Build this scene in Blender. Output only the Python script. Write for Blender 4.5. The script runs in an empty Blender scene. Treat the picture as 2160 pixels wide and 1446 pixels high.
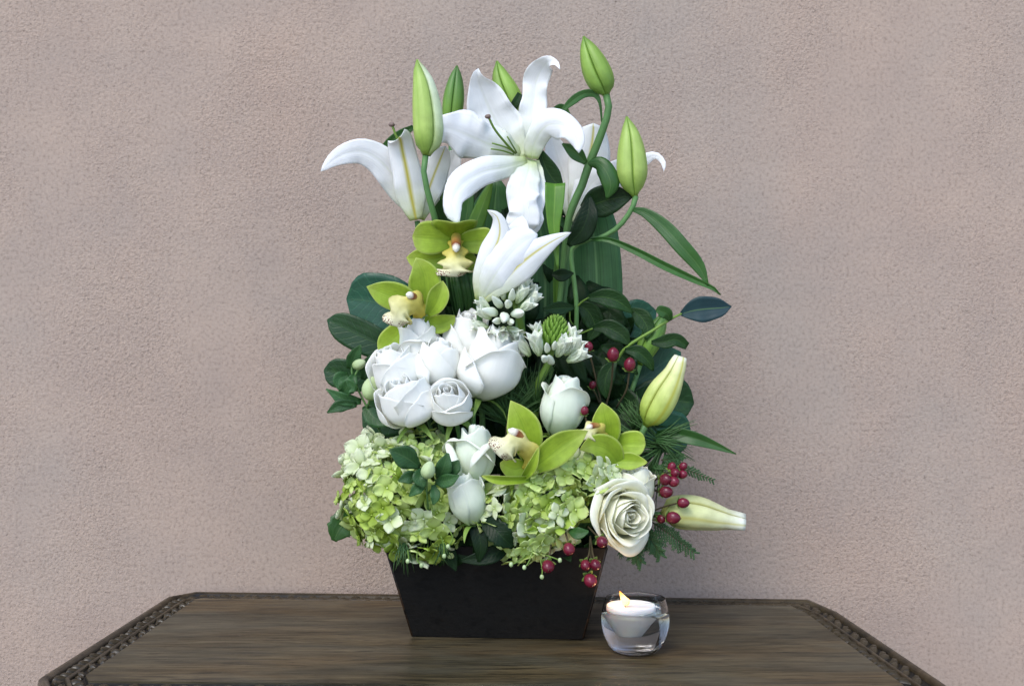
import bpy, math, random
import numpy as np
from mathutils import Vector, Matrix

R = math.radians
rng = random.Random(7)
scene = bpy.context.scene
COL = scene.collection

# ------------------------------------------------------------------ camera
F = 2300.0            # focal length in photograph pixels
CX, HY = 1080.0, 800.0
EYE = np.array([0.0, 0.0, 1.072])
Y0 = 1.43             # depth of the middle of the arrangement
TZ = 0.75             # table top height

cam_d = bpy.data.cameras.new("camera")
cam = bpy.data.objects.new("camera", cam_d)
COL.objects.link(cam)
cam.location = EYE
cam.rotation_euler = (R(90), 0, 0)
cam_d.sensor_width = 36.0
cam_d.lens = F / 2160 * 36
cam_d.shift_y = (HY - 723) / 2160
cam_d.clip_start = 0.05
cam_d.clip_end = 200
scene.camera = cam

# ------------------------------------------------------------------ light
SUN_EL, SUN_AZ = 48, 208
world = bpy.data.worlds.new("World")
scene.world = world
world.use_nodes = True
wn = world.node_tree
bg = wn.nodes["Background"]
sky = wn.nodes.new("ShaderNodeTexSky")
sky.sky_type = 'NISHITA'
sky.sun_disc = False
sky.sun_elevation = R(SUN_EL)
sky.sun_rotation = R(SUN_AZ)
sky.air_density = 1.0
sky.dust_density = 1.0
sky.ozone_density = 2.2
wn.links.new(sky.outputs[0], bg.inputs[0])
bg.inputs[1].default_value = 0.12
sun_d = bpy.data.lights.new("sun", 'SUN')
sun_d.energy = 0.85
sun_d.angle = R(28)
sun_d.color = (1.0, 0.95, 0.88)
sun = bpy.data.objects.new("sun", sun_d)
COL.objects.link(sun)
sdir = Vector((math.sin(R(SUN_AZ)) * math.cos(R(SUN_EL)), math.cos(R(SUN_AZ)) * math.cos(R(SUN_EL)), math.sin(R(SUN_EL))))
sun.rotation_euler = sdir.to_track_quat('Z', 'Y').to_euler()
sun.location = sdir * 20

vs = scene.view_settings
vs.view_transform = 'Standard'
vs.look = 'None'
vs.exposure = 1.32
vs.gamma = 1.0
scene.cycles.max_bounces = 14
scene.cycles.transmission_bounces = 12
scene.cycles.diffuse_bounces = 5
scene.cycles.sample_clamp_indirect = 6


# ------------------------------------------------------------------ helpers: geometry
def P(x, y, d):
    Y = Y0 + d / 100.0
    return np.array([(x - CX) / F * Y, Y, EYE[2] - (y - HY) / F * Y])


def px(d):
    """metres per photograph pixel at depth d (cm from the middle plane)"""
    return (Y0 + d / 100.0) / F


def table_pt(x, y, z=TZ):
    Y = (EYE[2] - z) * F / (y - HY)
    return np.array([(x - CX) / F * Y, Y, z])


def nrm(a):
    l = np.linalg.norm(a, axis=-1, keepdims=True)
    return a / np.maximum(l, 1e-9)


def resample(A, n):
    """smooth curve through the rows of A (first three columns set the pace)"""
    A = np.asarray(A, float)
    if len(A) == 1:
        return np.repeat(A, n, 0)
    seg = np.linalg.norm(np.diff(A[:, :3], axis=0), axis=1)
    t = np.concatenate([[0], np.cumsum(np.maximum(seg, 1e-6))])
    m = np.zeros_like(A)
    m[0] = (A[1] - A[0]) / (t[1] - t[0])
    m[-1] = (A[-1] - A[-2]) / (t[-1] - t[-2])
    for i in range(1, len(A) - 1):
        m[i] = (A[i + 1] - A[i - 1]) / (t[i + 1] - t[i - 1])
    out = []
    for s in np.linspace(0, t[-1], n):
        i = min(max(int(np.searchsorted(t, s) - 1), 0), len(A) - 2)
        h = t[i + 1] - t[i]
        q = (s - t[i]) / h
        out.append((2*q**3 - 3*q*q + 1) * A[i] + (q**3 - 2*q*q + q) * h * m[i] + (-2*q**3 + 3*q*q) * A[i+1] + (q**3 - q*q) * h * m[i+1])
    return np.array(out)


class MD:
    """mesh data being collected"""
    def __init__(s):
        s.v, s.f, s.uv = [], [], []

    def add(s, v, f, uv=None):
        b = len(s.v)
        s.v.extend([tuple(map(float, p)) for p in v])
        s.f.extend([tuple(b + i for i in q) for q in f])
        s.uv.extend([tuple(map(float, p)) for p in (uv if uv is not None else [(0.5, 0.5)] * len(v))])
        return s

    def join(s, o):
        return s.add(o.v, o.f, o.uv)

    def mesh(s, name, mat, smooth=True, origin=(0, 0, 0)):
        me = bpy.data.meshes.new(name)
        v = (np.array(s.v) - np.array(origin)).tolist()
        me.from_pydata(v, [], s.f)
        ul = me.uv_layers.new(name="UVMap")
        li = np.zeros(len(me.loops), dtype=np.int32)
        me.loops.foreach_get("vertex_index", li)
        ul.data.foreach_set("uv", np.array(s.uv, dtype=np.float32)[li].ravel())
        me.polygons.foreach_set("use_smooth", [smooth] * len(me.polygons))
        me.materials.append(mat)
        me.update()
        return me


def shell(G, th):
    """closed thin shell round a grid of points (rows along, columns across)"""
    nv, nu = G.shape[:2]
    dv = np.gradient(G, axis=0)
    du = np.gradient(G, axis=1)
    N = nrm(np.cross(du, dv))
    u = np.linspace(-1, 1, nu)
    tp = (0.35 + 0.65 * (1 - u ** 2))[None, :, None] * th / 2
    A, B = G + N * tp, G - N * tp
    v = np.concatenate([A.reshape(-1, 3), B.reshape(-1, 3)])
    uu, vv = np.meshgrid(np.linspace(0, 1, nu), np.linspace(0, 1, nv))
    uv = np.stack([uu.ravel(), vv.ravel()], 1)
    uv = np.concatenate([uv, uv])
    n = nv * nu
    I = lambda r, c: r * nu + c
    f = []
    for r in range(nv - 1):
        for c in range(nu - 1):
            a, b, cc, d = I(r, c), I(r, c+1), I(r+1, c+1), I(r+1, c)
            f.append((a, b, cc, d))
            f.append((n+d, n+cc, n+b, n+a))
        f.append((I(r, 0), I(r+1, 0), n+I(r+1, 0), n+I(r, 0)))
        f.append((I(r+1, nu-1), I(r, nu-1), n+I(r, nu-1), n+I(r+1, nu-1)))
    for c in range(nu - 1):
        f.append((I(0, c+1), I(0, c), n+I(0, c), n+I(0, c+1)))
        f.append((I(nv-1, c), I(nv-1, c+1), n+I(nv-1, c+1), n+I(nv-1, c)))
    return MD().add(v, f, uv)


def blade3(pts, W, hint, cup=0.2, ruffle=0.0, rf=3.0, groove=0.0, fold=0.0, tilt=0.0, nv=18, nu=9, th=0.0007,
           rs=0.0, rt=0.0, ph=0.0, serr=0.0, sf=14, grow=0.0):
    A = np.concatenate([np.asarray(pts, float), np.asarray(W, float)[:, None], np.asarray(hint, float)], 1)
    S = resample(A, nv)
    p, w, hn = S[:, :3], np.maximum(S[:, 3], 0.0004), nrm(S[:, 4:7])
    v = np.linspace(0, 1, nv)
    if rt:
        q = np.clip((v - (1 - rt)) / rt, 0, 1)
        w = w * np.sqrt(np.maximum(1 - q ** 2, 0.004))
    if rs:
        q = np.clip((rs - v) / rs, 0, 1)
        w = w * np.sqrt(np.maximum(1 - q ** 2, 0.004))
    if serr:
        w = w * (1 + serr * (2 * np.abs((v * sf) % 1 - 0.5) - 0.5))
    t = nrm(np.gradient(p, axis=0))
    s = np.cross(t, hn)
    bad = np.linalg.norm(s, axis=1) < 0.15
    s = nrm(s)
    for i in range(nv):
        if bad[i]:
            j = i - 1 if i > 0 else int(np.argmin(bad))
            s[i] = nrm(s[j] - t[i] * np.dot(s[j], t[i]))
    n = nrm(np.cross(s, t))
    tl = np.broadcast_to(np.asarray(tilt, float), (nv,)) if np.ndim(tilt) == 0 else np.interp(v, np.linspace(0, 1, len(tilt)), tilt)
    c, sn = np.cos(tl)[:, None], np.sin(tl)[:, None]
    s2 = s * c + n * sn
    n2 = n * c - s * sn
    u = np.linspace(-1, 1, nu)
    U = u[None, :]
    h = cup * U ** 2 + fold * np.abs(U) - groove * np.exp(-(U / 0.16) ** 2)
    if ruffle:
        h = h + ruffle * (v[:, None] ** grow if grow else 1.0) * np.abs(U) ** 1.6 * (np.sin(2 * math.pi * rf * v[:, None] + ph + 1.3 * np.sign(U)) + 0.45 * np.sin(2 * math.pi * rf * 2.3 * v[:, None] + 2 * ph - np.sign(U)))
    hw = w[:, None] / 2
    sway = 0.0
    if ruffle:
        sway = 0.10 * ruffle / 0.15 * np.sin(2 * math.pi * rf * v[:, None] * 0.8 + ph + U)
    G = p[:, None, :] + s2[:, None, :] * ((U + sway * np.abs(U)) * hw)[..., None] + n2[:, None, :] * (h * hw)[..., None]
    return shell(G, th)


def blade(spec, **k):
    """spec rows (x, y, d, w): photograph pixels, depth in cm, width in pixels; faces the photographer"""
    pts = [P(a[0], a[1], a[2]) for a in spec]
    W = [a[3] * px(a[2]) for a in spec]
    hint = [EYE - q for q in pts]
    return blade3(pts, W, hint, **k)


def tube3(pts, rad, n=8, m=None):
    A = np.concatenate([np.asarray(pts, float), np.asarray(rad, float)[:, None]], 1)
    if m is None:
        m = max(3, 4 * (len(pts) - 1) + 1) if len(pts) > 2 else 2
    S = resample(A, m)
    p, r = S[:, :3], np.maximum(S[:, 3], 1e-5)
    t = nrm(np.gradient(p, axis=0))
    ref = np.array([0.31, 0.82, 0.47])
    v, uv, f = [], [], []
    s = nrm(np.cross(t[0], ref))
    for i in range(m):
        s = nrm(s - t[i] * np.dot(s, t[i]))
        b = np.cross(t[i], s)
        for k in range(n):
            a = 2 * math.pi * k / n
            v.append(p[i] + (s * math.cos(a) + b * math.sin(a)) * r[i])
            uv.append((k / n, i / (m - 1)))
    for i in range(m - 1):
        for k in range(n):
            k2 = (k + 1) % n
            f.append((i*n + k, i*n + k2, (i+1)*n + k2, (i+1)*n + k))
    f.append(tuple(range(n))[::-1])
    f.append(tuple((m-1)*n + k for k in range(n)))
    return MD().add(v, f, uv)


def tube(spec, n=8, m=None):
    """rows (x, y, d, r) with r in pixels"""
    return tube3([P(*a[:3]) for a in spec], [a[3] * px(a[2]) for a in spec], n, m)


def ellipsoid(c, r, axis=(0, 0, 1), n=12, m=8, ridges=0, ra=0.0, tip=0.0):
    """spheroid: r = (radius, half length) along axis"""
    q = Vector(axis).normalized().to_track_quat('Z', 'Y').to_matrix()
    q = np.array(q)
    v, uv, f = [], [], []
    for i in range(m + 1):
        th = math.pi * i / m
        for k in range(n):
            a = 2 * math.pi * k / n
            rr = r[0] * math.sin(th) * (1 + ra * math.cos(ridges * a))
            z = -math.cos(th) * r[1] * (1 + tip * max(0, -math.cos(th)) ** 3)
            v.append(np.array(c) + q @ np.array([rr * math.cos(a), rr * math.sin(a), z]))
            uv.append((k / n, i / m))
    for i in range(m):
        for k in range(n):
            k2 = (k + 1) % n
            f.append((i*n + k, i*n + k2, (i+1)*n + k2, (i+1)*n + k))
    return MD().add(v, f, uv)


def lathe(prof, c, n=48):
    v, uv, f = [], [], []
    m = len(prof)
    for i, (r, z) in enumerate(prof):
        for k in range(n):
            a = 2 * math.pi * k / n
            v.append((c[0] + max(r, 1e-5) * math.cos(a), c[1] + max(r, 1e-5) * math.sin(a), c[2] + z))
            uv.append((k / n, i / (m - 1)))
    for i in range(m - 1):
        for k in range(n):
            k2 = (k + 1) % n
            f.append((i*n + k, i*n + k2, (i+1)*n + k2, (i+1)*n + k))
    return MD().add(v, f, uv)


def smooth_prof(pts, n):
    A = np.array([(a, b, 0.0) for a, b in pts])
    return [(max(a, 0), b) for a, b, _ in resample(A, n)]


# ------------------------------------------------------------------ helpers: objects
WLOC = {}


def tag(o, label=None, cat=None, group=None, kind=None):
    for k, val in (("label", label), ("category", cat), ("group", group), ("kind", kind)):
        if val:
            o[k] = val
    return o


def thing(name, loc, label, cat, group=None):
    o = bpy.data.objects.new(name, None)
    o.empty_display_size = 0.02
    COL.objects.link(o)
    o.location = [float(c) for c in loc]
    WLOC[o.name] = np.array(loc, float)
    return tag(o, label, cat, group)


def part(name, md, mat, parent=None, smooth=True, label=None, kind=None):
    org = WLOC[parent.name] if parent is not None else np.zeros(3)
    o = bpy.data.objects.new(name, md.mesh(name, mat, smooth, org))
    COL.objects.link(o)
    if parent is not None:
        o.parent = parent
    WLOC[o.name] = org
    return tag(o, label, None, None, kind)


def inst(name, me, parent, loc, q, sc, mat=None):
    o = bpy.data.objects.new(name, me)
    COL.objects.link(o)
    o.parent = parent
    o.matrix_local = Matrix.LocRotScale(Vector([float(c) for c in (np.array(loc) - WLOC[parent.name])]), q, Vector((sc, sc, sc)))
    return o


# ------------------------------------------------------------------ materials
class NT:
    def __init__(s, name):
        s.m = bpy.data.materials.new(name)
        s.m.use_nodes = True
        s.t = s.m.node_tree
        s.b = s.t.nodes["Principled BSDF"]
        s.out = s.t.nodes["Material Output"]

    def n(s, typ, **k):
        q = s.t.nodes.new(typ)
        for a, b in k.items():
            setattr(q, a, b)
        return q

    def l(s, a, b):
        s.t.links.new(a, b)

    def math(s, op, a, b=None, clamp=False):
        q = s.n("ShaderNodeMath", operation=op)
        q.use_clamp = clamp
        for i, x in enumerate((a, b)):
            if x is None:
                continue
            if isinstance(x, (int, float)):
                q.inputs[i].default_value = x
            else:
                s.l(x, q.inputs[i])
        return q.outputs[0]

    def ramp(s, fac, stops, interp='LINEAR'):
        q = s.n("ShaderNodeValToRGB")
        e = q.color_ramp.elements
        q.color_ramp.interpolation = interp
        while len(e) < len(stops):
            e.new(0.5)
        for el, (pos, c) in zip(e, stops):
            el.position = pos
            el.color = (*c, 1) if len(c) == 3 else c
        s.l(fac, q.inputs[0])
        return q.outputs[0]

    def mix(s, fac, a, b, blend='MIX'):
        q = s.n("ShaderNodeMix", data_type='RGBA', blend_type=blend)
        for sock, x in ((q.inputs[0], fac), (q.inputs[6], a), (q.inputs[7], b)):
            if isinstance(x, (int, float)):
                sock.default_value = x
            elif isinstance(x, tuple):
                sock.default_value = (*x, 1)
            else:
                s.l(x, sock)
        return q.outputs[2]

    def noise(s, scale, detail=3, rough=0.5, vec=None, dist=0.0):
        q = s.n("ShaderNodeTexNoise")
        q.inputs["Scale"].default_value = scale
        q.inputs["Detail"].default_value = detail
        q.inputs["Roughness"].default_value = rough
        q.inputs["Distortion"].default_value = dist
        if vec is not None:
            s.l(vec, q.inputs["Vector"])
        return q.outputs["Fac"]

    def bump(s, h, strength, dist):
        q = s.n("ShaderNodeBump")
        q.inputs["Strength"].default_value = strength
        q.inputs["Distance"].default_value = dist
        s.l(h, q.inputs["Height"])
        return q.outputs[0]

    def coords(s, kind="Object", scale=None, loc=None):
        o = s.n("ShaderNodeTexCoord").outputs[kind]
        if scale is None and loc is None:
            return o
        q = s.n("ShaderNodeMapping")
        if scale:
            q.inputs["Scale"].default_value = scale
        if loc:
            q.inputs["Location"].default_value = loc
        s.l(o, q.inputs[0])
        return q.outputs[0]


def petal_mat(name, stops, rib=None, veins=(14, 0.10), rough=0.5, transl=0.25, spec=0.25, var=0.12, spots=None, bump=0.25, mottle=0.15, hue=None, edge=None, pinnate=0.0, sss=0.0):
    """colour runs along the petal (v), a rib line may run down its middle (u)"""
    k = NT(name)
    uv = k.n("ShaderNodeUVMap").outputs[0]
    sp = k.n("ShaderNodeSeparateXYZ")
    k.l(uv, sp.inputs[0])
    u, v = sp.outputs[0], sp.outputs[1]
    mp = k.n("ShaderNodeMapping")
    mp.inputs["Scale"].default_value = (veins[0], 1.2, 1)
    k.l(uv, mp.inputs[0])
    vein = k.noise(1.0, 3, 0.6, mp.outputs[0])
    oc = k.coords("Object")
    big = k.noise(60, 3, 0.55, oc)
    vj = k.math('ADD', v, k.math('MULTIPLY', k.math('SUBTRACT', big, 0.5), 0.22))
    col = k.ramp(vj, stops)
    dk = k.math('MULTIPLY', k.math('SUBTRACT', vein, 0.5), veins[1] * 4)
    col = k.mix(1.0, col, k.ramp(k.math('ADD', dk, 0.5), [(0, (0.72, 0.72, 0.72)), (0.5, (1, 1, 1)), (1, (1.12, 1.12, 1.12))]), 'MULTIPLY')
    if mottle:
        col = k.mix(1.0, col, k.ramp(big, [(0.25, (1 - mottle,) * 3), (0.7, (1 + mottle * 0.4,) * 3)]), 'MULTIPLY')
    if hue:
        col = k.mix(k.n("ShaderNodeObjectInfo").outputs["Random"], col, k.ramp(vj, hue))
    if pinnate:
        au = k.math('ABSOLUTE', k.math('SUBTRACT', u, 0.5))
        pv = k.math('ADD', k.math('MULTIPLY', k.math('SUBTRACT', v, k.math('MULTIPLY', au, 0.45)), 9.0), k.math('MULTIPLY', big, 0.8))
        tri = k.math('ABSOLUTE', k.math('SUBTRACT', k.math('FRACT', pv), 0.5))
        ln = k.math('SUBTRACT', 1.0, k.math('MULTIPLY', tri, 9.0), True)
        col = k.mix(k.math('MULTIPLY', ln, pinnate), col, k.mix(1.0, col, (2.0, 1.9, 1.7), 'MULTIPLY'))
        blem = k.noise(45, 4, 0.7, oc)
        col = k.mix(k.ramp(blem, [(0.58, (0, 0, 0)), (0.75, (0.6,) * 3)]), col, k.mix(1.0, col, (1.9, 1.5, 1.0), 'MULTIPLY'))
        vein = k.math('SUBTRACT', vein, k.math('MULTIPLY', ln, 0.35))
    if rib:
        d = k.math('ABSOLUTE', k.math('SUBTRACT', u, 0.5))
        msk = k.math('MULTIPLY', k.math('SUBTRACT', 1.0, k.math('DIVIDE', d, rib[0]), True), rib[2])
        if len(rib) > 3:
            msk = k.math('MULTIPLY', msk, k.math('SUBTRACT', 1.0, k.math('MULTIPLY', v, rib[3]), True))
        col = k.mix(msk, col, rib[1])
    if edge:
        d2 = k.math('ABSOLUTE', k.math('SUBTRACT', u, 0.5))
        col = k.mix(k.math('MULTIPLY', k.math('SUBTRACT', d2, 0.5 - edge[0]), edge[2] / edge[0], True), col, edge[1])
    if spots:
        vo = k.n("ShaderNodeTexVoronoi")
        vo.inputs["Scale"].default_value = spots[0]
        k.l(oc, vo.inputs["Vector"])
        band = k.math('MULTIPLY', k.math('SUBTRACT', v, spots[1]), 1 / (1 - spots[1]) * 1.6, True)
        th = k.math('MULTIPLY', band, spots[2])
        ms = k.math('GREATER_THAN', th, vo.outputs["Distance"])
        ed = k.math('GREATER_THAN', k.math('ABSOLUTE', k.math('SUBTRACT', u, 0.5)), 0.12)
        col = k.mix(k.math('MULTIPLY', ms, ed), col, spots[3])
    rnd = k.n("ShaderNodeObjectInfo").outputs["Random"]
    br = k.math('ADD', k.math('MULTIPLY', k.math('SUBTRACT', rnd, 0.5), var * 2), 1.0)
    hs = k.n("ShaderNodeHueSaturation")
    k.l(br, hs.inputs["Value"])
    k.l(col, hs.inputs["Color"])
    col = hs.outputs[0]
    k.l(col, k.b.inputs["Base Color"])
    k.b.inputs["Roughness"].default_value = rough
    k.b.inputs["Specular IOR Level"].default_value = spec
    if sss:
        k.b.inputs["Subsurface Weight"].default_value = sss
        k.b.inputs["Subsurface Radius"].default_value = (0.004, 0.0045, 0.003)
        k.b.inputs["Subsurface Scale"].default_value = 1.0
    nm = k.bump(vein, bump, 0.0008)
    k.l(nm, k.b.inputs["Normal"])
    if transl:
        tr = k.n("ShaderNodeBsdfTranslucent")
        k.l(col, tr.inputs[0])
        k.l(nm, tr.inputs["Normal"])
        mx = k.n("ShaderNodeMixShader")
        mx.inputs[0].default_value = transl
        k.l(k.b.outputs[0], mx.inputs[1])
        k.l(tr.outputs[0], mx.inputs[2])
        k.l(mx.outputs[0], k.out.inputs[0])
    return k.m


LILY = petal_mat("lily white", [(0.0, (0.50, 0.60, 0.26)), (0.16, (0.76, 0.80, 0.66)), (0.4, (0.91, 0.925, 0.915)), (1, (0.94, 0.945, 0.94))],
                 rib=(0.05, (0.66, 0.72, 0.50), 0.55, 1.0), veins=(22, 0.09), transl=0.16, bump=0.45, mottle=0.05, var=0.03, sss=0.08)
LILY_RIB = petal_mat("lily white with yellow rib", [(0.0, (0.44, 0.52, 0.14)), (0.15, (0.76, 0.80, 0.60)), (0.45, (0.86, 0.87, 0.85)), (1, (0.88, 0.89, 0.88))],
                     rib=(0.12, (0.56, 0.50, 0.08), 1.1), veins=(22, 0.09), transl=0.16, bump=0.45, mottle=0.05, var=0.03, sss=0.08)
LILY_RIB2 = petal_mat("lily white with pale rib", [(0.0, (0.44, 0.52, 0.14)), (0.15, (0.76, 0.80, 0.60)), (0.45, (0.86, 0.87, 0.84)), (1, (0.88, 0.89, 0.87))],
                      rib=(0.07, (0.60, 0.54, 0.10), 1.0), veins=(22, 0.09), transl=0.16, bump=0.45, mottle=0.05, var=0.03, sss=0.08)
ROSE_W = petal_mat("rose white", [(0.0, (0.76, 0.80, 0.58)), (0.3, (0.93, 0.935, 0.87)), (1, (0.95, 0.95, 0.905))], veins=(20, 0.05), transl=0.26, mottle=0.03, var=0.02, bump=0.45, rough=0.65, spec=0.1, sss=0.10)
ROSE_G = petal_mat("rose greenish white", [(0.0, (0.54, 0.69, 0.32)), (0.4, (0.82, 0.90, 0.70)), (1, (0.92, 0.95, 0.84))], veins=(20, 0.05), transl=0.26, mottle=0.05, var=0.03, bump=0.45, rough=0.65, spec=0.1, sss=0.10)
ROSE_C = petal_mat("rose cream", [(0.0, (0.68, 0.70, 0.30)), (0.4, (0.90, 0.89, 0.64)), (1, (0.95, 0.945, 0.80))], veins=(20, 0.05), transl=0.26, mottle=0.06, var=0.03, bump=0.45, rough=0.65, spec=0.1, sss=0.10)
ORCHID = petal_mat("orchid lime", [(0.0, (0.22, 0.36, 0.022)), (0.35, (0.29, 0.43, 0.030)), (0.75, (0.33, 0.47, 0.042)), (1, (0.42, 0.52, 0.09))], rib=(0.03, (0.20, 0.33, 0.02), 0.6), veins=(20, 0.24), transl=0.22, rough=0.40, spec=0.28, var=0.12, edge=(0.08, (0.50, 0.58, 0.16), 0.6), mottle=0.25, bump=0.5)
LIP = petal_mat("orchid lip", [(0.0, (0.56, 0.46, 0.05)), (0.4, (0.66, 0.58, 0.13)), (0.7, (0.76, 0.73, 0.36)), (1, (0.84, 0.82, 0.60))], veins=(8, 0.10), transl=0.2, var=0.02, spots=(560, 0.78, 0.42, (0.16, 0.012, 0.012)), mottle=0.2)
COLUMN = petal_mat("orchid column", [(0.0, (0.45, 0.40, 0.05)), (0.45, (0.42, 0.24, 0.06)), (0.72, (0.22, 0.06, 0.02)), (0.84, (0.8, 0.76, 0.62)), (1, (0.82, 0.8, 0.7))], transl=0.0, var=0.0, rough=0.4)
BUD_G = petal_mat("bud green", [(0.0, (0.16, 0.30, 0.05)), (0.35, (0.26, 0.42, 0.07)), (0.8, (0.27, 0.43, 0.08)), (1, (0.14, 0.27, 0.04))], rib=(0.05, (0.16, 0.30, 0.04), 0.6), veins=(18, 0.12), transl=0.15, rough=0.42, spec=0.35, edge=(0.09, (0.10, 0.21, 0.02), 0.85))
BUD_DG = petal_mat("bud deep green", [(0.0, (0.20, 0.36, 0.04)), (0.35, (0.17, 0.33, 0.05)), (0.8, (0.10, 0.22, 0.05)), (1, (0.08, 0.18, 0.04))], rib=(0.04, (0.07, 0.17, 0.04), 0.7), veins=(18, 0.12), transl=0.12, rough=0.42, spec=0.35, edge=(0.09, (0.05, 0.13, 0.02), 0.85))
BUD_P = petal_mat("bud pale", [(0.0, (0.42, 0.56, 0.16)), (0.3, (0.62, 0.74, 0.42)), (0.8, (0.72, 0.80, 0.58)), (1, (0.40, 0.52, 0.18))], veins=(18, 0.10), transl=0.2, rough=0.45, edge=(0.09, (0.22, 0.36, 0.05), 0.85))
BUD_L = petal_mat("bud light green", [(0.0, (0.24, 0.40, 0.06)), (0.3, (0.40, 0.54, 0.13)), (0.8, (0.38, 0.53, 0.13)), (1, (0.20, 0.34, 0.06))], rib=(0.06, (0.30, 0.46, 0.08), 0.6), veins=(18, 0.12), transl=0.18, rough=0.42, spec=0.35, edge=(0.09, (0.17, 0.31, 0.035), 0.85))
BUD_Y = petal_mat("bud yellow cream", [(0.0, (0.30, 0.45, 0.04)), (0.25, (0.50, 0.62, 0.13)), (0.7, (0.68, 0.72, 0.30)), (0.9, (0.74, 0.74, 0.42)), (1, (0.86, 0.87, 0.74))], rib=(0.08, (0.48, 0.46, 0.04), 0.8), veins=(18, 0.12), transl=0.2, rough=0.45, edge=(0.09, (0.30, 0.33, 0.03), 0.85))
BUD_C = petal_mat("bud cream", [(0.0, (0.50, 0.56, 0.16)), (0.3, (0.68, 0.72, 0.34)), (0.7, (0.76, 0.77, 0.46)), (1, (0.84, 0.85, 0.74))], rib=(0.08, (0.55, 0.50, 0.08), 0.6), veins=(18, 0.12), transl=0.22, rough=0.45, edge=(0.10, (0.44, 0.40, 0.05), 0.8))
STEM = petal_mat("stem green", [(0, (0.085, 0.19, 0.06)), (1, (0.13, 0.25, 0.075))], transl=0, rough=0.45, veins=(10, 0.15))
STEM_L = petal_mat("stem light green", [(0, (0.13, 0.22, 0.035)), (1, (0.16, 0.27, 0.05))], transl=0, rough=0.45, veins=(10, 0.15))
STIGMA = petal_mat("stigma brown", [(0, (0.17, 0.12, 0.10)), (1, (0.20, 0.15, 0.13))], transl=0, rough=0.6)
LEAF = petal_mat("leaf mid green", [(0, (0.026, 0.092, 0.016)), (1, (0.040, 0.122, 0.022))], rib=(0.035, (0.09, 0.17, 0.045), 0.8), veins=(18, 0.3), rough=0.36, transl=0.14, spec=0.36, var=0.2, bump=0.5)
LEAF_D = petal_mat("leaf dark green", [(0, (0.009, 0.032, 0.007)), (1, (0.014, 0.044, 0.009))], rib=(0.03, (0.045, 0.10, 0.02), 0.7), veins=(12, 0.18), rough=0.38, transl=0.05, spec=0.20, pinnate=0.45, var=0.3, bump=0.6)
LEAF_V = petal_mat("leaf very dark", [(0, (0.004, 0.014, 0.004)), (1, (0.006, 0.020, 0.005))], rib=(0.03, (0.02, 0.05, 0.012), 0.6), veins=(12, 0.18), rough=0.36, transl=0.03, spec=0.14, pinnate=0.4, bump=0.6)
LEAF_B = petal_mat("leaf bluish green", [(0, (0.012, 0.040, 0.042)), (1, (0.010, 0.034, 0.044))], rib=(0.035, (0.07, 0.14, 0.05), 0.9), veins=(10, 0.12), rough=0.45, transl=0.04, spec=0.3)
LEAF_BR = petal_mat("leaf bright green", [(0, (0.085, 0.21, 0.020)), (0.6, (0.11, 0.25, 0.022)), (1, (0.10, 0.22, 0.03))], rib=(0.05, (0.20, 0.34, 0.05), 0.6), veins=(16, 0.15), rough=0.36, transl=0.25, spec=0.4)
STRIPE = petal_mat("leaf striped", [(0, (0.034, 0.112, 0.036)), (1, (0.052, 0.155, 0.046))], rib=(0.03, (0.14, 0.28, 0.10), 0.9), veins=(34, 1.0), rough=0.36, transl=0.2, spec=0.36, bump=0.5)
MONST = petal_mat("monstera green", [(0, (0.010, 0.040, 0.011)), (1, (0.014, 0.052, 0.013))], rib=(0.02, (0.05, 0.11, 0.03), 0.6), veins=(10, 0.18), rough=0.34, transl=0.05, spec=0.26, pinnate=0.35, bump=0.5)
MONST_T = petal_mat("monstera teal", [(0, (0.014, 0.066, 0.040)), (1, (0.020, 0.082, 0.044))], rib=(0.02, (0.05, 0.13, 0.06), 0.6), veins=(10, 0.18), rough=0.34, transl=0.08, spec=0.28, pinnate=0.35, bump=0.5)
HYD = petal_mat("hydrangea lime", [(0.0, (0.36, 0.50, 0.045)), (0.35, (0.52, 0.66, 0.14)), (1, (0.59, 0.71, 0.22))], veins=(7, 0.16), transl=0.36, rough=0.55, var=0.12, spec=0.2,
                hue=[(0.0, (0.42, 0.56, 0.09)), (0.35, (0.62, 0.75, 0.27)), (1, (0.72, 0.82, 0.40))])
HYD_W = petal_mat("hydrangea white green", [(0.0, (0.52, 0.64, 0.22)), (0.35, (0.74, 0.82, 0.50)), (1, (0.85, 0.89, 0.68))], veins=(7, 0.08), transl=0.36, rough=0.55, var=0.06, spec=0.2)
HYD_L = petal_mat("hydrangea yellow green", [(0.0, (0.28, 0.42, 0.025)), (0.4, (0.42, 0.57, 0.085)), (1, (0.49, 0.63, 0.14))], veins=(7, 0.16), transl=0.36, rough=0.55, var=0.14, spec=0.2)
STAR = petal_mat("star flower white", [(0, (0.50, 0.64, 0.28)), (0.35, (0.78, 0.85, 0.66)), (1, (0.92, 0.94, 0.84))], rib=(0.10, (0.50, 0.64, 0.38), 0.35), veins=(8, 0.06), transl=0.25, var=0.04)
SBUD = petal_mat("star bud", [(0, (0.50, 0.62, 0.28)), (0.5, (0.78, 0.84, 0.68)), (1, (0.84, 0.88, 0.76))], veins=(8, 0.1), transl=0.15, var=0.06)
SBUD_G = petal_mat("star bud green", [(0, (0.06, 0.15, 0.015)), (0.6, (0.13, 0.26, 0.03)), (1, (0.24, 0.40, 0.07))], veins=(8, 0.1), transl=0.1, var=0.15)
BERRY = petal_mat("berry red", [(0, (0.40, 0.20, 0.08)), (0.22, (0.16, 0.015, 0.032)), (0.85, (0.125, 0.007, 0.021)), (1, (0.10, 0.006, 0.014))], veins=(5, 0.12), transl=0.0, rough=0.26, spec=0.4, var=0.25, bump=0.1)
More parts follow.
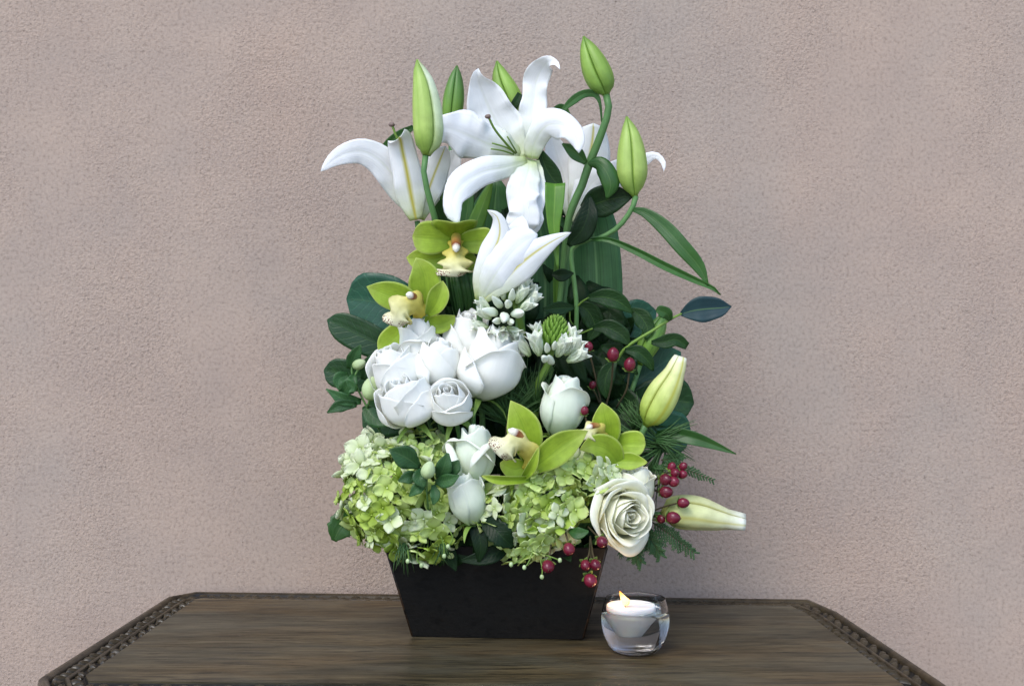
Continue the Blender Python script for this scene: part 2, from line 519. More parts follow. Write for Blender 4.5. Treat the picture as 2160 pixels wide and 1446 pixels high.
CALYX = petal_mat("calyx green", [(0, (0.15, 0.26, 0.04)), (1, (0.24, 0.36, 0.08))], transl=0.1, rough=0.5)
SPRIG = petal_mat("sprig leaf", [(0, (0.024, 0.082, 0.022)), (1, (0.034, 0.104, 0.028))], rib=(0.04, (0.07, 0.15, 0.05), 0.8), veins=(8, 0.2), rough=0.42, transl=0.1, spec=0.32, pinnate=0.5, var=0.2, bump=0.5)
LBUD = petal_mat("pale bud", [(0, (0.22, 0.36, 0.10)), (0.4, (0.44, 0.56, 0.27)), (1, (0.54, 0.64, 0.38))], veins=(9, 0.18), transl=0.12, rough=0.5)
PINE = petal_mat("pine needle", [(0, (0.030, 0.080, 0.022)), (1, (0.065, 0.135, 0.040))], transl=0.0, rough=0.45)
CEDAR = petal_mat("cedar green", [(0, (0.030, 0.075, 0.026)), (1, (0.055, 0.125, 0.045))], transl=0.0, rough=0.6)
TWIG = petal_mat("twig brown", [(0, (0.055, 0.05, 0.025)), (1, (0.08, 0.06, 0.03))], transl=0, rough=0.7)
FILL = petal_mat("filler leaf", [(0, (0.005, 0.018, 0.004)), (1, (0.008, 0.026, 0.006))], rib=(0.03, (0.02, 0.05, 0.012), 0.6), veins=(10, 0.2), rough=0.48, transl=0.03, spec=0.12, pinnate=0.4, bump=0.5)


def wall_mat():
    k = NT("stucco")
    oc = k.coords("Object")
    big = k.noise(1.6, 4, 0.55, oc, 0.4)
    mid = k.noise(9, 4, 0.6, oc)
    fine = k.noise(190, 3, 0.55, oc)
    grit = k.noise(300, 2, 0.5, oc)
    sm = k.coords("Object", (1.0, 1, 0.55))
    patch = k.noise(5.0, 3, 0.55, sm)
    c = k.ramp(k.math('ADD', k.math('MULTIPLY', big, 0.7), k.math('MULTIPLY', patch, 0.3)), [(0.26, (0.318, 0.275, 0.238)), (0.48, (0.366, 0.287, 0.236)), (0.72, (0.384, 0.284, 0.226))])
    c = k.mix(1.0, c, k.ramp(mid, [(0.25, (0.93, 0.935, 0.95)), (0.7, (1.05, 1.04, 1.03))]), 'MULTIPLY')
    c = k.mix(1.0, c, k.ramp(fine, [(0.28, (0.74, 0.73, 0.72)), (0.46, (0.98, 0.98, 0.98)), (0.72, (1.10, 1.10, 1.10))]), 'MULTIPLY')
    k.l(c, k.b.inputs["Base Color"])
    k.b.inputs["Roughness"].default_value = 0.95
    k.b.inputs["Specular IOR Level"].default_value = 0.1
    smooth = k.ramp(patch, [(0.38, (0.22,) * 3), (0.62, (1,) * 3)])
    h = k.math('ADD', k.math('MULTIPLY', fine, 0.8), k.math('MULTIPLY', grit, 0.6))
    h = k.math('MULTIPLY', h, smooth)
    pit = k.noise(170, 3, 0.7, k.coords("Object", (1, 1, 1.5), (3.1, 0, 1.7)))
    pm = k.math('MULTIPLY', k.ramp(pit, [(0.63, (0, 0, 0)), (0.70, (1, 1, 1))]), smooth)
    c = k.mix(k.math('MULTIPLY', pm, 0.42), c, (0.21, 0.172, 0.142))
    k.l(c, k.b.inputs["Base Color"])
    h = k.math('SUBTRACT', h, k.math('MULTIPLY', pm, 0.5))
    h = k.math('ADD', h, k.math('MULTIPLY', k.noise(26, 2, 0.5, oc), 0.5))
    k.l(k.bump(h, 0.8, 0.0032), k.b.inputs["Normal"])
    return k.m


def wood_mat(name, dark, mid, light, along=(5.0, 42, 42), gloss=0.40, scratch=True, spec=0.30):
    k = NT(name)
    oc = k.coords("Object")
    warp = k.n("ShaderNodeVectorMath", operation='MULTIPLY_ADD')
    wnz = k.n("ShaderNodeTexNoise")
    wnz.inputs["Scale"].default_value = 3.0
    wnz.inputs["Detail"].default_value = 2
    k.l(oc, wnz.inputs["Vector"])
    k.l(wnz.outputs["Color"], warp.inputs[0])
    warp.inputs[1].default_value = (0.02, 0.030, 0.0)
    k.l(oc, warp.inputs[2])
    def scaled(sx, sy, sz):
        q = k.n("ShaderNodeMapping")
        q.inputs["Scale"].default_value = (sx, sy, sz)
        k.l(warp.outputs[0], q.inputs[0])
        return q.outputs[0]
    g1 = k.noise(1.0, 5, 0.65, scaled(*along), 0.6)
    g2 = k.noise(1.0, 4, 0.65, scaled(along[0] * 5, along[1] * 7, along[2] * 7), 0.2)
    blot = k.noise(1.0, 3, 0.55, scaled(2.5, 7, 7), 0.5)
    streak = k.noise(1.0, 2, 0.5, scaled(along[0] * 2.2, along[1] * 3.2, along[2] * 3.2), 0.2)
    c = k.ramp(k.math('ADD', k.math('MULTIPLY', g1, 0.6), k.math('MULTIPLY', blot, 0.4)), [(0.38, dark), (0.5, mid), (0.60, light)])
    c = k.mix(k.ramp(blot, [(0.48, (0, 0, 0)), (0.68, (0.55,) * 3)]), c, tuple(x * y for x, y in zip(mid, (1.35, 1.02, 0.78))))
    c = k.mix(1.0, c, k.ramp(g2, [(0.3, (0.66, 0.65, 0.64)), (0.52, (1, 1, 1)), (0.75, (1.30, 1.28, 1.24))]), 'MULTIPLY')
    c = k.mix(k.ramp(streak, [(0.34, (0.85,) * 3), (0.43, (0, 0, 0))]), c, tuple(x * 0.45 for x in dark))
    if scratch:
        grey = k.noise(1.0, 3, 0.6, scaled(4.0, 9, 9), 0.6)
        c = k.mix(k.ramp(grey, [(0.44, (0, 0, 0)), (0.66, (0.55,) * 3)]), c, (0.085, 0.078, 0.052))
        c = k.mix(1.0, c, k.ramp(k.noise(1.0, 2, 0.6, scaled(14, 260, 260)), [(0.35, (0.78,) * 3), (0.6, (1.12,) * 3)]), 'MULTIPLY')
        fleck = k.noise(1.0, 2, 0.6, scaled(26, 230, 230))
        c = k.mix(k.ramp(fleck, [(0.30, (0.8,) * 3), (0.40, (0, 0, 0))]), c, tuple(x * 0.4 for x in dark))
        dust = k.noise(240, 2, 0.5, oc)
        msk = k.ramp(dust, [(0.75, (0, 0, 0)), (0.79, (1, 1, 1))])
        c = k.mix(k.math('MULTIPLY', msk, 0.5), c, (0.26, 0.25, 0.21))
    k.l(c, k.b.inputs["Base Color"])
    k.l(k.ramp(k.math('ADD', k.math('MULTIPLY', g1, 0.5), k.math('MULTIPLY', g2, 0.5)), [(0.3, (gloss + 0.16,) * 3), (0.7, (gloss - 0.08,) * 3)]), k.b.inputs["Roughness"])
    k.b.inputs["Specular IOR Level"].default_value = spec
    k.l(k.bump(k.math('ADD', g2, k.math('MULTIPLY', g1, 0.6)), 0.4, 0.0014), k.b.inputs["Normal"])
    return k.m


WALL = wall_mat()
WOOD = wood_mat("table wood", (0.026, 0.021, 0.0105), (0.060, 0.046, 0.022), (0.105, 0.081, 0.040))
WOOD_C = wood_mat("carved wood", (0.022, 0.017, 0.009), (0.042, 0.032, 0.017), (0.075, 0.058, 0.034), along=(9, 9, 9), gloss=0.30, scratch=False, spec=0.45)
WOOD_G = wood_mat("carved ground", (0.005, 0.004, 0.003), (0.008, 0.007, 0.005), (0.014, 0.012, 0.009), along=(9, 9, 9), gloss=0.6, scratch=False)


def simple(name, col, rough=0.5, spec=0.5, emit=None, trans=0, ior=1.45, sss=0, bumps=None):
    k = NT(name)
    k.b.inputs["Base Color"].default_value = (*col, 1)
    k.b.inputs["Roughness"].default_value = rough
    k.b.inputs["Specular IOR Level"].default_value = spec
    k.b.inputs["IOR"].default_value = ior
    k.b.inputs["Transmission Weight"].default_value = trans
    if sss:
        k.b.inputs["Subsurface Weight"].default_value = sss
        k.b.inputs["Subsurface Radius"].default_value = (0.012, 0.009, 0.007)
        k.b.inputs["Subsurface Scale"].default_value = 0.6
    if emit:
        k.b.inputs["Emission Color"].default_value = (*emit[0], 1)
        k.b.inputs["Emission Strength"].default_value = emit[1]
    if bumps:
        k.l(k.bump(k.noise(bumps[0], 4, 0.6, k.coords("Object")), bumps[1], bumps[2]), k.b.inputs["Normal"])
    return k.m


BLACK = wood_mat("planter black lacquer", (0.0054, 0.0050, 0.0047), (0.0058, 0.0054, 0.0050), (0.0062, 0.0058, 0.0054), along=(30, 30, 30), gloss=0.5, scratch=False, spec=0.2)
BLACK_E = wood_mat("planter worn edge", (0.010, 0.008, 0.007), (0.022, 0.014, 0.010), (0.09, 0.045, 0.02), along=(40, 40, 40), gloss=0.5, scratch=False)
FOAM = simple("floral foam", (0.018, 0.045, 0.018), 0.95, 0.1, bumps=(300, 0.5, 0.002))
GLASS = simple("clear glass", (1, 1, 1), 0.0, 0.5, trans=1.0, ior=1.48)
WATER = simple("water", (0.985, 0.995, 1), 0.0, 0.5, trans=1.0, ior=1.333)
WAX = simple("white wax", (0.86, 0.83, 0.78), 0.45, 0.4, sss=0.5)
WICK = simple("wick", (0.02, 0.015, 0.012), 0.9, 0.1)
def flame_mat():
    k = NT("flame")
    sp = k.n("ShaderNodeSeparateXYZ")
    k.l(k.n("ShaderNodeUVMap").outputs[0], sp.inputs[0])
    e = k.ramp(sp.outputs[1], [(0.0, (0.9, 0.30, 0.05)), (0.25, (1.0, 0.62, 0.20)), (0.55, (1.0, 0.66, 0.24)), (0.85, (1.0, 0.38, 0.06)), (1.0, (0.8, 0.22, 0.03))])
    k.l(e, k.b.inputs["Emission Color"])
    k.b.inputs["Emission Strength"].default_value = 1.5
    k.b.inputs["Base Color"].default_value = (0.02, 0.01, 0.005, 1)
    k.b.inputs["Specular IOR Level"].default_value = 0.0
    return k.m


FLAME = flame_mat()
GROUND = simple("paving", (0.33, 0.30, 0.27), 0.9, 0.2, bumps=(30, 0.4, 0.004))

# ------------------------------------------------------------------ setting: ground and wall
WALL_Y = 1.70


def box(lo, hi):
    x0, y0, z0 = lo
    x1, y1, z1 = hi
    v = [(x0, y0, z0), (x1, y0, z0), (x1, y1, z0), (x0, y1, z0), (x0, y0, z1), (x1, y0, z1), (x1, y1, z1), (x0, y1, z1)]
    f = [(3, 2, 1, 0), (4, 5, 6, 7), (0, 1, 5, 4), (1, 2, 6, 5), (2, 3, 7, 6), (3, 0, 4, 7)]
    return MD().add(v, f)


g = part("ground", MD().add([(-60, -60, 0), (60, -60, 0), (60, 60, 0), (-60, 60, 0)], [(0, 1, 2, 3)]), GROUND, smooth=False)
tag(g, kind="structure", label="plain pale paving under the table")
w = part("stucco_wall", box((-4.5, WALL_Y, 0.002), (4.5, WALL_Y + 0.25, 3.4)), WALL, smooth=False)
tag(w, "pinkish beige rough stucco wall filling the background behind the table", "wall")

# ------------------------------------------------------------------ table
OUT_PX = [(79, 1429), (351, 1258), (413, 1247), (1708, 1263), (1772, 1291), (2000, 1443)]
out = [table_pt(x, y)[:2] for x, y in OUT_PX]
yl, yr = out[0][1] - 0.045, out[-1][1] - 0.050
out = [np.array([out[0][0] + 0.030, yl - 0.012])] + out + [np.array([out[-1][0] - 0.002, yr + 0.02]), np.array([out[-1][0] - 0.045, yr - 0.012])]
out = np.array(out)          # clockwise seen from above: front-left, left, back, right


def inset(poly, dist):
    n = len(poly)
    c = poly.mean(0)
    res = []
    for i in range(n):
        a, b, d = poly[i-1], poly[i], poly[(i+1) % n]
        e1, e2 = nrm(b - a), nrm(d - b)
        n1, n2 = np.array([e1[1], -e1[0]]), np.array([e2[1], -e2[0]])
        if np.dot(n1, c - b) < 0:
            n1 = -n1
        if np.dot(n2, c - b) < 0:
            n2 = -n2
        m = nrm(n1 + n2)
        res.append(b + m * dist / max(np.dot(m, n1), 0.5))
    return np.array(res)


def ring(prof, n_poly=out):
    """sweep profile rows (inset, z) round the outline"""
    v, f = [], []
    n = len(n_poly)
    for dist, z in prof:
        q = inset(n_poly, dist)
        v += [(a[0], a[1], z) for a in q]
    for j in range(len(prof) - 1):
        for i in range(n):
            i2 = (i + 1) % n
            f.append((j*n + i, j*n + i2, (j+1)*n + i2, (j+1)*n + i))
    return MD().add(v, f)


table = thing("carved_table", (0, 1.38, 0), "dark brown wooden table with a carved leaf border holding the flowers and candle", "table")
inn = inset(out, 0.0475)
n = len(inn)
v = [(a[0], a[1], TZ) for a in inn] + [(a[0], a[1], TZ - 0.028) for a in inn]
f = [tuple(range(n))[::-1], tuple(range(n, 2*n))] + [(i, (i+1) % n, n + (i+1) % n, n + i) for i in range(n)]
part("tabletop", MD().add(v, f), WOOD, table, smooth=False)
part("carved_border", ring([(0.048, TZ - 0.001), (0.0465, TZ - 0.0055), (0.0105, TZ - 0.0055)]), WOOD_G, table, smooth=False)
part("edge_moulding", ring([(0.0115, TZ - 0.008), (0.0105, TZ - 0.002), (0.008, TZ + 0.0005), (0.0045, TZ + 0.0008), (0.0012, TZ - 0.002), (0.0, TZ - 0.008), (0.001, TZ - 0.022), (0.010, TZ - 0.030), (0.05, TZ - 0.030)]), WOOD_C, table)
ap = inset(out, 0.05)
part("apron", ring([(0.050, TZ - 0.0305), (0.050, TZ - 0.11), (0.070, TZ - 0.11), (0.070, TZ - 0.0305)]), WOOD_C, table, smooth=False)
for lx, ly in ((-0.40, 1.20), (0.38, 1.20), (-0.40, 1.56), (0.36, 1.56)):
    part("leg", lathe(smooth_prof([(0.018, 0), (0.022, 0.06), (0.019, 0.3), (0.028, 0.5), (0.024, 0.58), (0.032, 0.62), (0.032, 0.7195)], 26), (lx, ly, 0.001), 16), WOOD_C, table)


def carved_leaf_mesh(kind):
    """small carved leaf lying in the border, along +x"""
    nu, nv = 5, 7
    G = np.zeros((nv, nu, 3))
    for i in range(nv):
        q = i / (nv - 1)
        wv = 0.0056 * (math.sin(math.pi * q ** 0.75) ** 0.8) + 0.0002
        bend = 0.004 * math.sin(math.pi * q) * (1 if kind == 0 else -0.6)
        for j in range(nu):
            u = -1 + 2 * j / (nu - 1)
            z = 0.0068 * (1 - u * u) * math.sin(math.pi * min(1, 0.10 + 0.86 * q ** 0.7)) - 0.0030 * math.exp(-(u / 0.3) ** 2) * math.sin(math.pi * q)
            G[i, j] = (-0.011 + 0.022 * q, bend + u * wv, max(z, -0.0005))
    v = G.reshape(-1, 3)
    f = [(i*nu + j, i*nu + j + 1, (i+1)*nu + j + 1, (i+1)*nu + j) for i in range(nv - 1) for j in range(nu - 1)]
    return MD().add(v, f).mesh("carved_leaf", WOOD_C)


part("carved_vine", ring([(0.0265, TZ - 0.0058), (0.0270, TZ - 0.0022), (0.0290, TZ - 0.0012), (0.0310, TZ - 0.0022), (0.0315, TZ - 0.0058)]), WOOD_C, table)
cl = [carved_leaf_mesh(0), carved_leaf_mesh(1)]
mid_o, mid_i = inset(out, 0.0205), inset(out, 0.0365)
cnt = 0
for row, poly in ((0, mid_o), (1, mid_i)):
    for i in range(len(poly)):
        a, b = poly[i], poly[(i + 1) % len(poly)]
        L = np.linalg.norm(b - a)
        k = max(1, int(round(L / 0.0165)))
        ang = math.atan2(b[1] - a[1], b[0] - a[0])
        for j in range(k):
            if cnt >= 296:
                break
            q = (j + 0.5) / k
            if q > 1:
                continue
            p = a + (b - a) * q
            if p[1] < 1.17 and p[0] > 0.08:
                continue
            tw = (0.62 if row else -0.62) + rng.uniform(-0.28, 0.28)
            flip = 0
            inst("carved_leaf", cl[(j + row) % 2], table, (p[0], p[1], TZ - 0.0056), Matrix.Rotation(ang + tw + flip, 3, 'Z').to_quaternion(), rng.uniform(0.72, 1.0))
            cnt += 1

# ------------------------------------------------------------------ planter
pb = [table_pt(868, 1342.5), table_pt(1231, 1349)]
e = nrm((pb[1] - pb[0])[:2])
back = np.array([-e[1], e[0]])
HT = 0.118
bl, br = pb[0][:2], pb[1][:2]
base4 = [bl, br, br + back * 0.145, bl + back * 0.145]
cen = sum(base4) / 4
fl = 0.029


def flare(p, k, ins=0.0):
    loc = np.array([np.dot(p - cen, e), np.dot(p - cen, back)])
    loc = loc + np.sign(loc) * (fl * k - ins)
    return cen + e * loc[0] + back * loc[1]


planter = thing("planter_box", (*cen, TZ), "black flared square planter box standing on the carved table", "planter")
TH = 0.006
for i in range(4):
    a, b = base4[i], base4[(i + 1) % 4]
    q = []
    for (z, k) in ((0.0008, 0), (HT, 1)):
        for ins in (0.0, TH):
            for p in (a, b):
                xy = flare(p, k, ins)
                q.append((xy[0], xy[1], TZ + z))
    # q: bottom outer a,b, bottom inner a,b, top outer a,b, top inner a,b
    f = [(0, 1, 5, 4), (3, 2, 6, 7), (4, 5, 7, 6), (2, 3, 1, 0), (0, 4, 6, 2), (1, 3, 7, 5)]
    part("side_panel", MD().add(q, f), BLACK, planter, smooth=False)
    cpts = [(*flare(a, 0, 0.0008), TZ + 0.002), (*flare(a, 1, 0.0008), TZ + HT + 0.0005)]
    part("corner_edge", tube3(cpts, [0.0016, 0.0016], 6, 2), BLACK_E, planter)
bt = [flare(p, 0.05, TH) for p in base4]
part("base", MD().add([(*p, TZ + 0.001) for p in bt] + [(*p, TZ + 0.008) for p in bt], [(3, 2, 1, 0), (4, 5, 6, 7)] + [(i, (i+1) % 4, 4 + (i+1) % 4, 4 + i) for i in range(4)]), BLACK, planter, smooth=False)
fm = [flare(p, 0.1, TH + 0.002) for p in base4]
fm2 = [flare(p, 0.75, TH + 0.003) for p in base4]
fo = part("floral_foam", MD().add([(*p, TZ + 0.0085) for p in fm] + [(*p, TZ + 0.100) for p in fm2], [(3, 2, 1, 0), (4, 5, 6, 7)] + [(i, (i+1) % 4, 4 + (i+1) % 4, 4 + i) for i in range(4)]), FOAM, smooth=False)
tag(fo, "dark green block of wet floral foam hidden inside the black planter", "foam")
FOOT = np.array([cen[0], cen[1], TZ + 0.09])


def foot(dx=0.0, d=0.0):
    return np.array([cen[0] + dx, cen[1] + d, TZ + 0.085])


# ------------------------------------------------------------------ candle glass
gc = table_pt(1340, 1374)
GX, GY = gc[0], gc[1]
glass = thing("candle_glass", (GX, GY, TZ), "clear rounded glass holding a floating candle, right of the black planter", "glass")
go = smooth_prof([(0.0, 0.0004), (0.012, 0.0004), (0.021, 0.0008), (0.027, 0.0035), (0.0335, 0.0115), (0.0382, 0.0235), (0.0401, 0.037), (0.0390, 0.0505), (0.0352, 0.0636)], 34)
gi = smooth_prof([(0.0352 - 0.0007, 0.0638), (0.0382, 0.0505), (0.0392, 0.037), (0.0371, 0.0240), (0.0318, 0.0130), (0.022, 0.0075), (0.0, 0.0068)], 30)
part("bowl", lathe(go + [(0.03522, 0.0639), (0.03515, 0.06415), (0.0349, 0.0643), (0.0347, 0.0642), (0.03452, 0.0640)] + gi, (GX, GY, TZ), 64), GLASS, glass)
wi = [(r + 0.0004 if r > 0.001 else 0, z - 0.0003) for r, z in gi if z < 0.0490]
wtop = wi[0][0]
wp = ([(0, 0.0498), (wtop * 0.9, 0.0498), (wtop - 0.0006, 0.0501), (wtop, 0.0503)] + wi)[::-1]
wo = part("water", lathe(wp, (GX, GY, TZ), 64), WATER)
wo.name = "candle_water"
tag(wo, "clear water filling most of the candle glass", "water")
candle = thing("floating_candle", (GX - 0.005, GY, TZ + 0.02), "white tapered floating candle burning in the water of the glass", "candle")
cp = [(0, 0.0225), (0.0100, 0.0225), (0.0112, 0.0236), (0.0268, 0.0445), (0.0292, 0.0490), (0.0293, 0.0545), (0.0280, 0.0562), (0.0262, 0.0560), (0.0245, 0.0545), (0.012, 0.0535), (0, 0.0533)]
part("wax_body", lathe(cp, (GX - 0.005, GY, TZ), 40), WAX, candle)
CXY = (GX - 0.012, GY - 0.004)
part("wick", tube3([(CXY[0], CXY[1], TZ + 0.052), (CXY[0] - 0.001, CXY[1], TZ + 0.058), (CXY[0] - 0.0025, CXY[1], TZ + 0.0605)], [0.0007, 0.0007, 0.0006], 6), WICK, candle)
part("flame", tube3([(CXY[0] + 0.0025, CXY[1], TZ + 0.0560), (CXY[0] + 0.001, CXY[1], TZ + 0.0590), (CXY[0] - 0.002, CXY[1], TZ + 0.0635), (CXY[0] - 0.007, CXY[1], TZ + 0.0725)], [0.0018, 0.0050, 0.0038, 0.0004], 10, 14), FLAME, candle)

fl_d = bpy.data.lights.new("candle_light", 'POINT')
fl_d.energy = 0.022
fl_d.color = (1.0, 0.58, 0.24)
fl_d.shadow_soft_size = 0.003
fl_o = bpy.data.objects.new("candle_light", fl_d)
COL.objects.link(fl_o)
fl_o.location = (CXY[0] - 0.009, CXY[1] - 0.002, TZ + 0.068)


# ------------------------------------------------------------------ lilies
def stem_down(x, y, d, r=5, dx=None):
    """a stem that runs from a bloom's base down into the foam"""
    a = P(x, y, d)
    b = foot((a[0] - cen[0]) * 0.35 if dx is None else dx, d / 100 * 0.4)
    m = a * 0.45 + b * 0.55 + np.array([(a[0] - b[0]) * 0.15, 0.01, 0])
    rr = r * px(d)
    return tube3([a, m, b], [rr, rr * 1.1, rr * 1.1], 8)


def lily(base, tepals, label, pistil=None, filaments=(), stem=None):
    t = thing("lily_bloom", P(*base), label, "lily", "white oriental lily blooms")
    for i, (spec, kw, m) in enumerate(tepals):
        k = dict(cup=0.28, ruffle=0.10, rf=2.2, groove=0.05, ph=i * 1.7, nv=26, nu=13, th=0.0007, rt=0.05)
        k.update(kw)
        part("tepal", blade(spec, **k), m or LILY, t)
    if pistil:
        pi = part("pistil", tube([(*p, 2.6) for p in pistil]), STEM_L, t)
        q = P(*pistil[-1])
        part("stigma", ellipsoid(q, (6.5 * px(pistil[-1][2]), 5 * px(pistil[-1][2])), n=10, m=6, ridges=3, ra=0.2), STIGMA, pi)
    for fl_ in filaments:
        part("filament", tube([(*p, 1.8) for p in fl_], 6), STEM_L, t)
    if stem is not None:
        part("stem", stem, STEM, t)
    return t


lily((1100, 330, 0), [
    ([(1120, 330, 0, 30), (1120, 272, 1, 46), (1125, 215, 2, 54), (1131, 172, 2, 58), (1146, 140, 1, 40), (1160, 129, -1, 24), (1174, 134, -2, 12), (1181, 147, -2.5, 3)], dict(ruffle=0.22, rf=3.4, cup=0.12, nv=36), None),
    ([(1092, 340, -1, 58), (1058, 280, -0.5, 100), (1032, 228, -1, 92), (1013, 182, -2, 58), (1006, 158, -3, 24), (1009, 144, -3.2, 4)], dict(cup=0.28, ruffle=0.09, rf=3, groove=0.10), None),
    ([(1098, 330, -1, 36), (1045, 310, -2.5, 78), (990, 286, -4, 90), (950, 272, -5, 72), (920, 274, -5.5, 52), (906, 288, -5.6, 26)], dict(cup=-0.22, ruffle=0.2, rf=3), None),
    ([(1122, 335, -2, 26), (1128, 300, -3, 46), (1152, 266, -4.5, 60), (1182, 262, -5.5, 60), (1206, 277, -6, 46), (1219, 300, -6, 28), (1221, 323, -5.8, 4)], dict(cup=-0.26, ruffle=0.13, rf=3), None),
    ([(1128, 338, -1, 18), (1134, 372, -2, 30), (1132, 412, -3, 40), (1124, 452, -3.4, 44), (1118, 490, -3, 30), (1118, 510, -3, 6)], dict(cup=0.3, ruffle=0.16, rf=3, tilt=0.5), None),
    ([(1120, 336, -1.5, 26), (1112, 366, -3, 58), (1104, 396, -4, 74), (1102, 420, -4.3, 60), (1106, 446, -4.5, 70), (1100, 474, -4.2, 62), (1098, 498, -3.6, 34), (1100, 512, -3, 5)], dict(cup=-0.12, ruffle=0.13, rf=4.2, nv=40), None),
    ([(1112, 340, -2, 22), (1065, 352, -4, 48), (1018, 362, -5.5, 62), (977, 386, -6.5, 64), (956, 420, -7, 42), (957, 450, -7, 34), (969, 473, -6.8, 5)], dict(cup=-0.26, ruffle=0.05, groove=0.07), None),
], "largest fully open white lily facing forward at the top centre", [(1085, 322, -2.2), (1065, 300, -3.5), (1043, 272, -5), (1030, 246, -6)],
    [[(1088, 324, -2), (1070, 312, -3), (1038, 302, -4)], [(1090, 322, -2), (1082, 308, -3.2), (1070, 288, -4)], [(1084, 326, -2), (1060, 318, -3), (1036, 314, -3.8)]],
    stem=stem_down(1110, 350, 1, 6))

lily((880, 464, 0), [
    ([(890, 458, 1.5, 12), (915, 410, 2, 36), (938, 372, 2.5, 46), (955, 338, 2.5, 40), (964, 316, 2.2, 18)], dict(cup=0.2), None),
    ([(885, 462, 0, 20), (898, 420, 0.2, 48), (913, 375, 0, 58), (928, 338, -0.5, 50), (940, 308, -1, 14)], dict(cup=-0.2), LILY_RIB2),
    ([(878, 460, 0.5, 18), (860, 416, 0, 54), (828, 368, -1, 68), (796, 334, -2, 66), (765, 319, -2.6, 56), (735, 322, -3, 44), (704, 337, -3.4, 28), (676, 362, -3.6, 5)], dict(cup=-0.12, ruffle=0.10, rf=2.2, groove=0.06), None),
    ([(878, 464, -1, 26), (867, 412, -2, 64), (857, 356, -3, 64), (849, 318, -3.5, 58), (845, 296, -4.2, 50), (842, 291, -5.2, 40)], dict(cup=-0.3, ruffle=0.08, rf=1.5, rt=0.0), LILY_RIB),
], "white lily in profile at the left with a yellow midrib and long drooping tip", [(858, 350, -1), (846, 305, -1.5), (836, 288, -1.8), (827, 263, -2)], stem=stem_down(880, 466, 0, 6))

lily((1012, 634, -7), [
    ([(1016, 630, -6, 18), (1060, 548, -7, 60), (1092, 492, -7, 54), (1102, 455, -6.5, 10)], dict(cup=0.2), None),
    ([(1016, 634, -7.6, 18), (1056, 598, -9, 50), (1096, 558, -9.6, 70), (1136, 527, -9.6, 52), (1172, 505, -9.2, 26), (1205, 490, -8.6, 4)], dict(cup=-0.25, ruffle=0.04), LILY_RIB2),
    ([(1014, 632, -7.6, 22), (1040, 586, -9.4, 62), (1076, 535, -10, 76), (1108, 506, -9.8, 62), (1134, 494, -9.2, 20)], dict(cup=-0.25, ruffle=0.05), None),
    ([(1012, 634, -7.4, 20), (1021, 585, -8.8, 50), (1040, 535, -9.6, 60), (1054, 492, -9.8, 44), (1049, 458, -10.2, 22), (1028, 443, -10.6, 4)], dict(cup=-0.3, ruffle=0.05), LILY_RIB2),
], "half-open white trumpet lily pointing up to the right below the largest lily", stem=tube3([P(1011, 632, -7.2), P(1012, 690, -6.6), P(1015, 800, -4), foot(-0.02, -0.02)], [0.0042, 0.004, 0.004, 0.004]))

lily((1206, 468, 4), [
    ([(1208, 466, 5, 18), (1192, 385, 6, 58), (1176, 332, 6, 60), (1162, 284, 6, 20)], dict(cup=0.2), None),
    ([(1215, 455, 6, 20), (1268, 388, 7, 52), (1325, 352, 7, 50), (1358, 338, 6.6, 30), (1382, 328, 6, 15), (1399, 343, 5.4, 10), (1400, 363, 5, 2)], dict(cup=-0.15, ruffle=0.12), None),
    ([(1208, 468, 3.5, 16), (1228, 420, 3, 52), (1248, 386, 3, 66), (1276, 364, 3, 20)], dict(cup=-0.2, ruffle=0.1), None),
    ([(1212, 462, 4, 20), (1228, 400, 3.4, 66), (1242, 340, 3, 84), (1250, 292, 2.6, 66), (1252, 260, 2.2, 44)], dict(cup=-0.25, ruffle=0.10), LILY_RIB2),
], "white lily partly hidden at the back right behind a green bud stem", stem=stem_down(1205, 470, 4, 6))


def bud_tepals(spine, k0, mats, t, roll=0.0, open_tip=0.0, bulge=0.20):
    """three tepals closed round a bud: rows (x, y, d, r) from base to tip"""
    A = np.array([[*P(*a[:3]), a[3] * px(a[2])] for a in spine])
    nv, nu = 20, 11
    S = resample(A, nv)
    p, r = S[:, :3], np.maximum(S[:, 3], 0.0003)
    q = np.linspace(0, 1, nv)
    r = r * np.sqrt(np.clip(q / 0.10, 0.25, 1))
    if not open_tip:
        r = r * np.clip((1 - q) / 0.10, 0.12, 1) ** 0.35
    tg = nrm(np.gradient(p, axis=0))
    for k in range(3):
        G = np.zeros((nv, nu, 3))
        for i in range(nv):
            s = nrm(np.cross(tg[i], EYE - p[i]))
            n_ = np.cross(s, tg[i])
            for j in range(nu):
                u = -1 + 2 * j / (nu - 1)
                a = roll + k * 2 * math.pi / 3 + u * (math.pi / 3 + 0.05)
                rr = r[i] * (1 + bulge * math.cos(math.pi * u / 2) - bulge * 0.6 - 0.05 * math.exp(-(u / 0.14) ** 2) - 0.10 * (abs(u) > 0.99))
                if open_tip:
                    rr *= 1 + open_tip * max(0, q[i] - 0.8) / 0.2 * (1 + 0.6 * math.sin(3 * u + k))
                G[i, j] = p[i] + (s * math.sin(a) + n_ * math.cos(a)) * rr
        part("tepal", shell(G, 0.0008), mats[k], t)


def lily_bud(spine, mats, label, stem, roll=0.0, open_tip=0.0, stem_mat=None):
    t = thing("lily_bud", P(*spine[0][:3]), label, "lily bud", "closed lily buds")
    bud_tepals(spine, 0, mats, t, roll, open_tip)
    part("stem", stem, stem_mat or STEM, t)
    return t


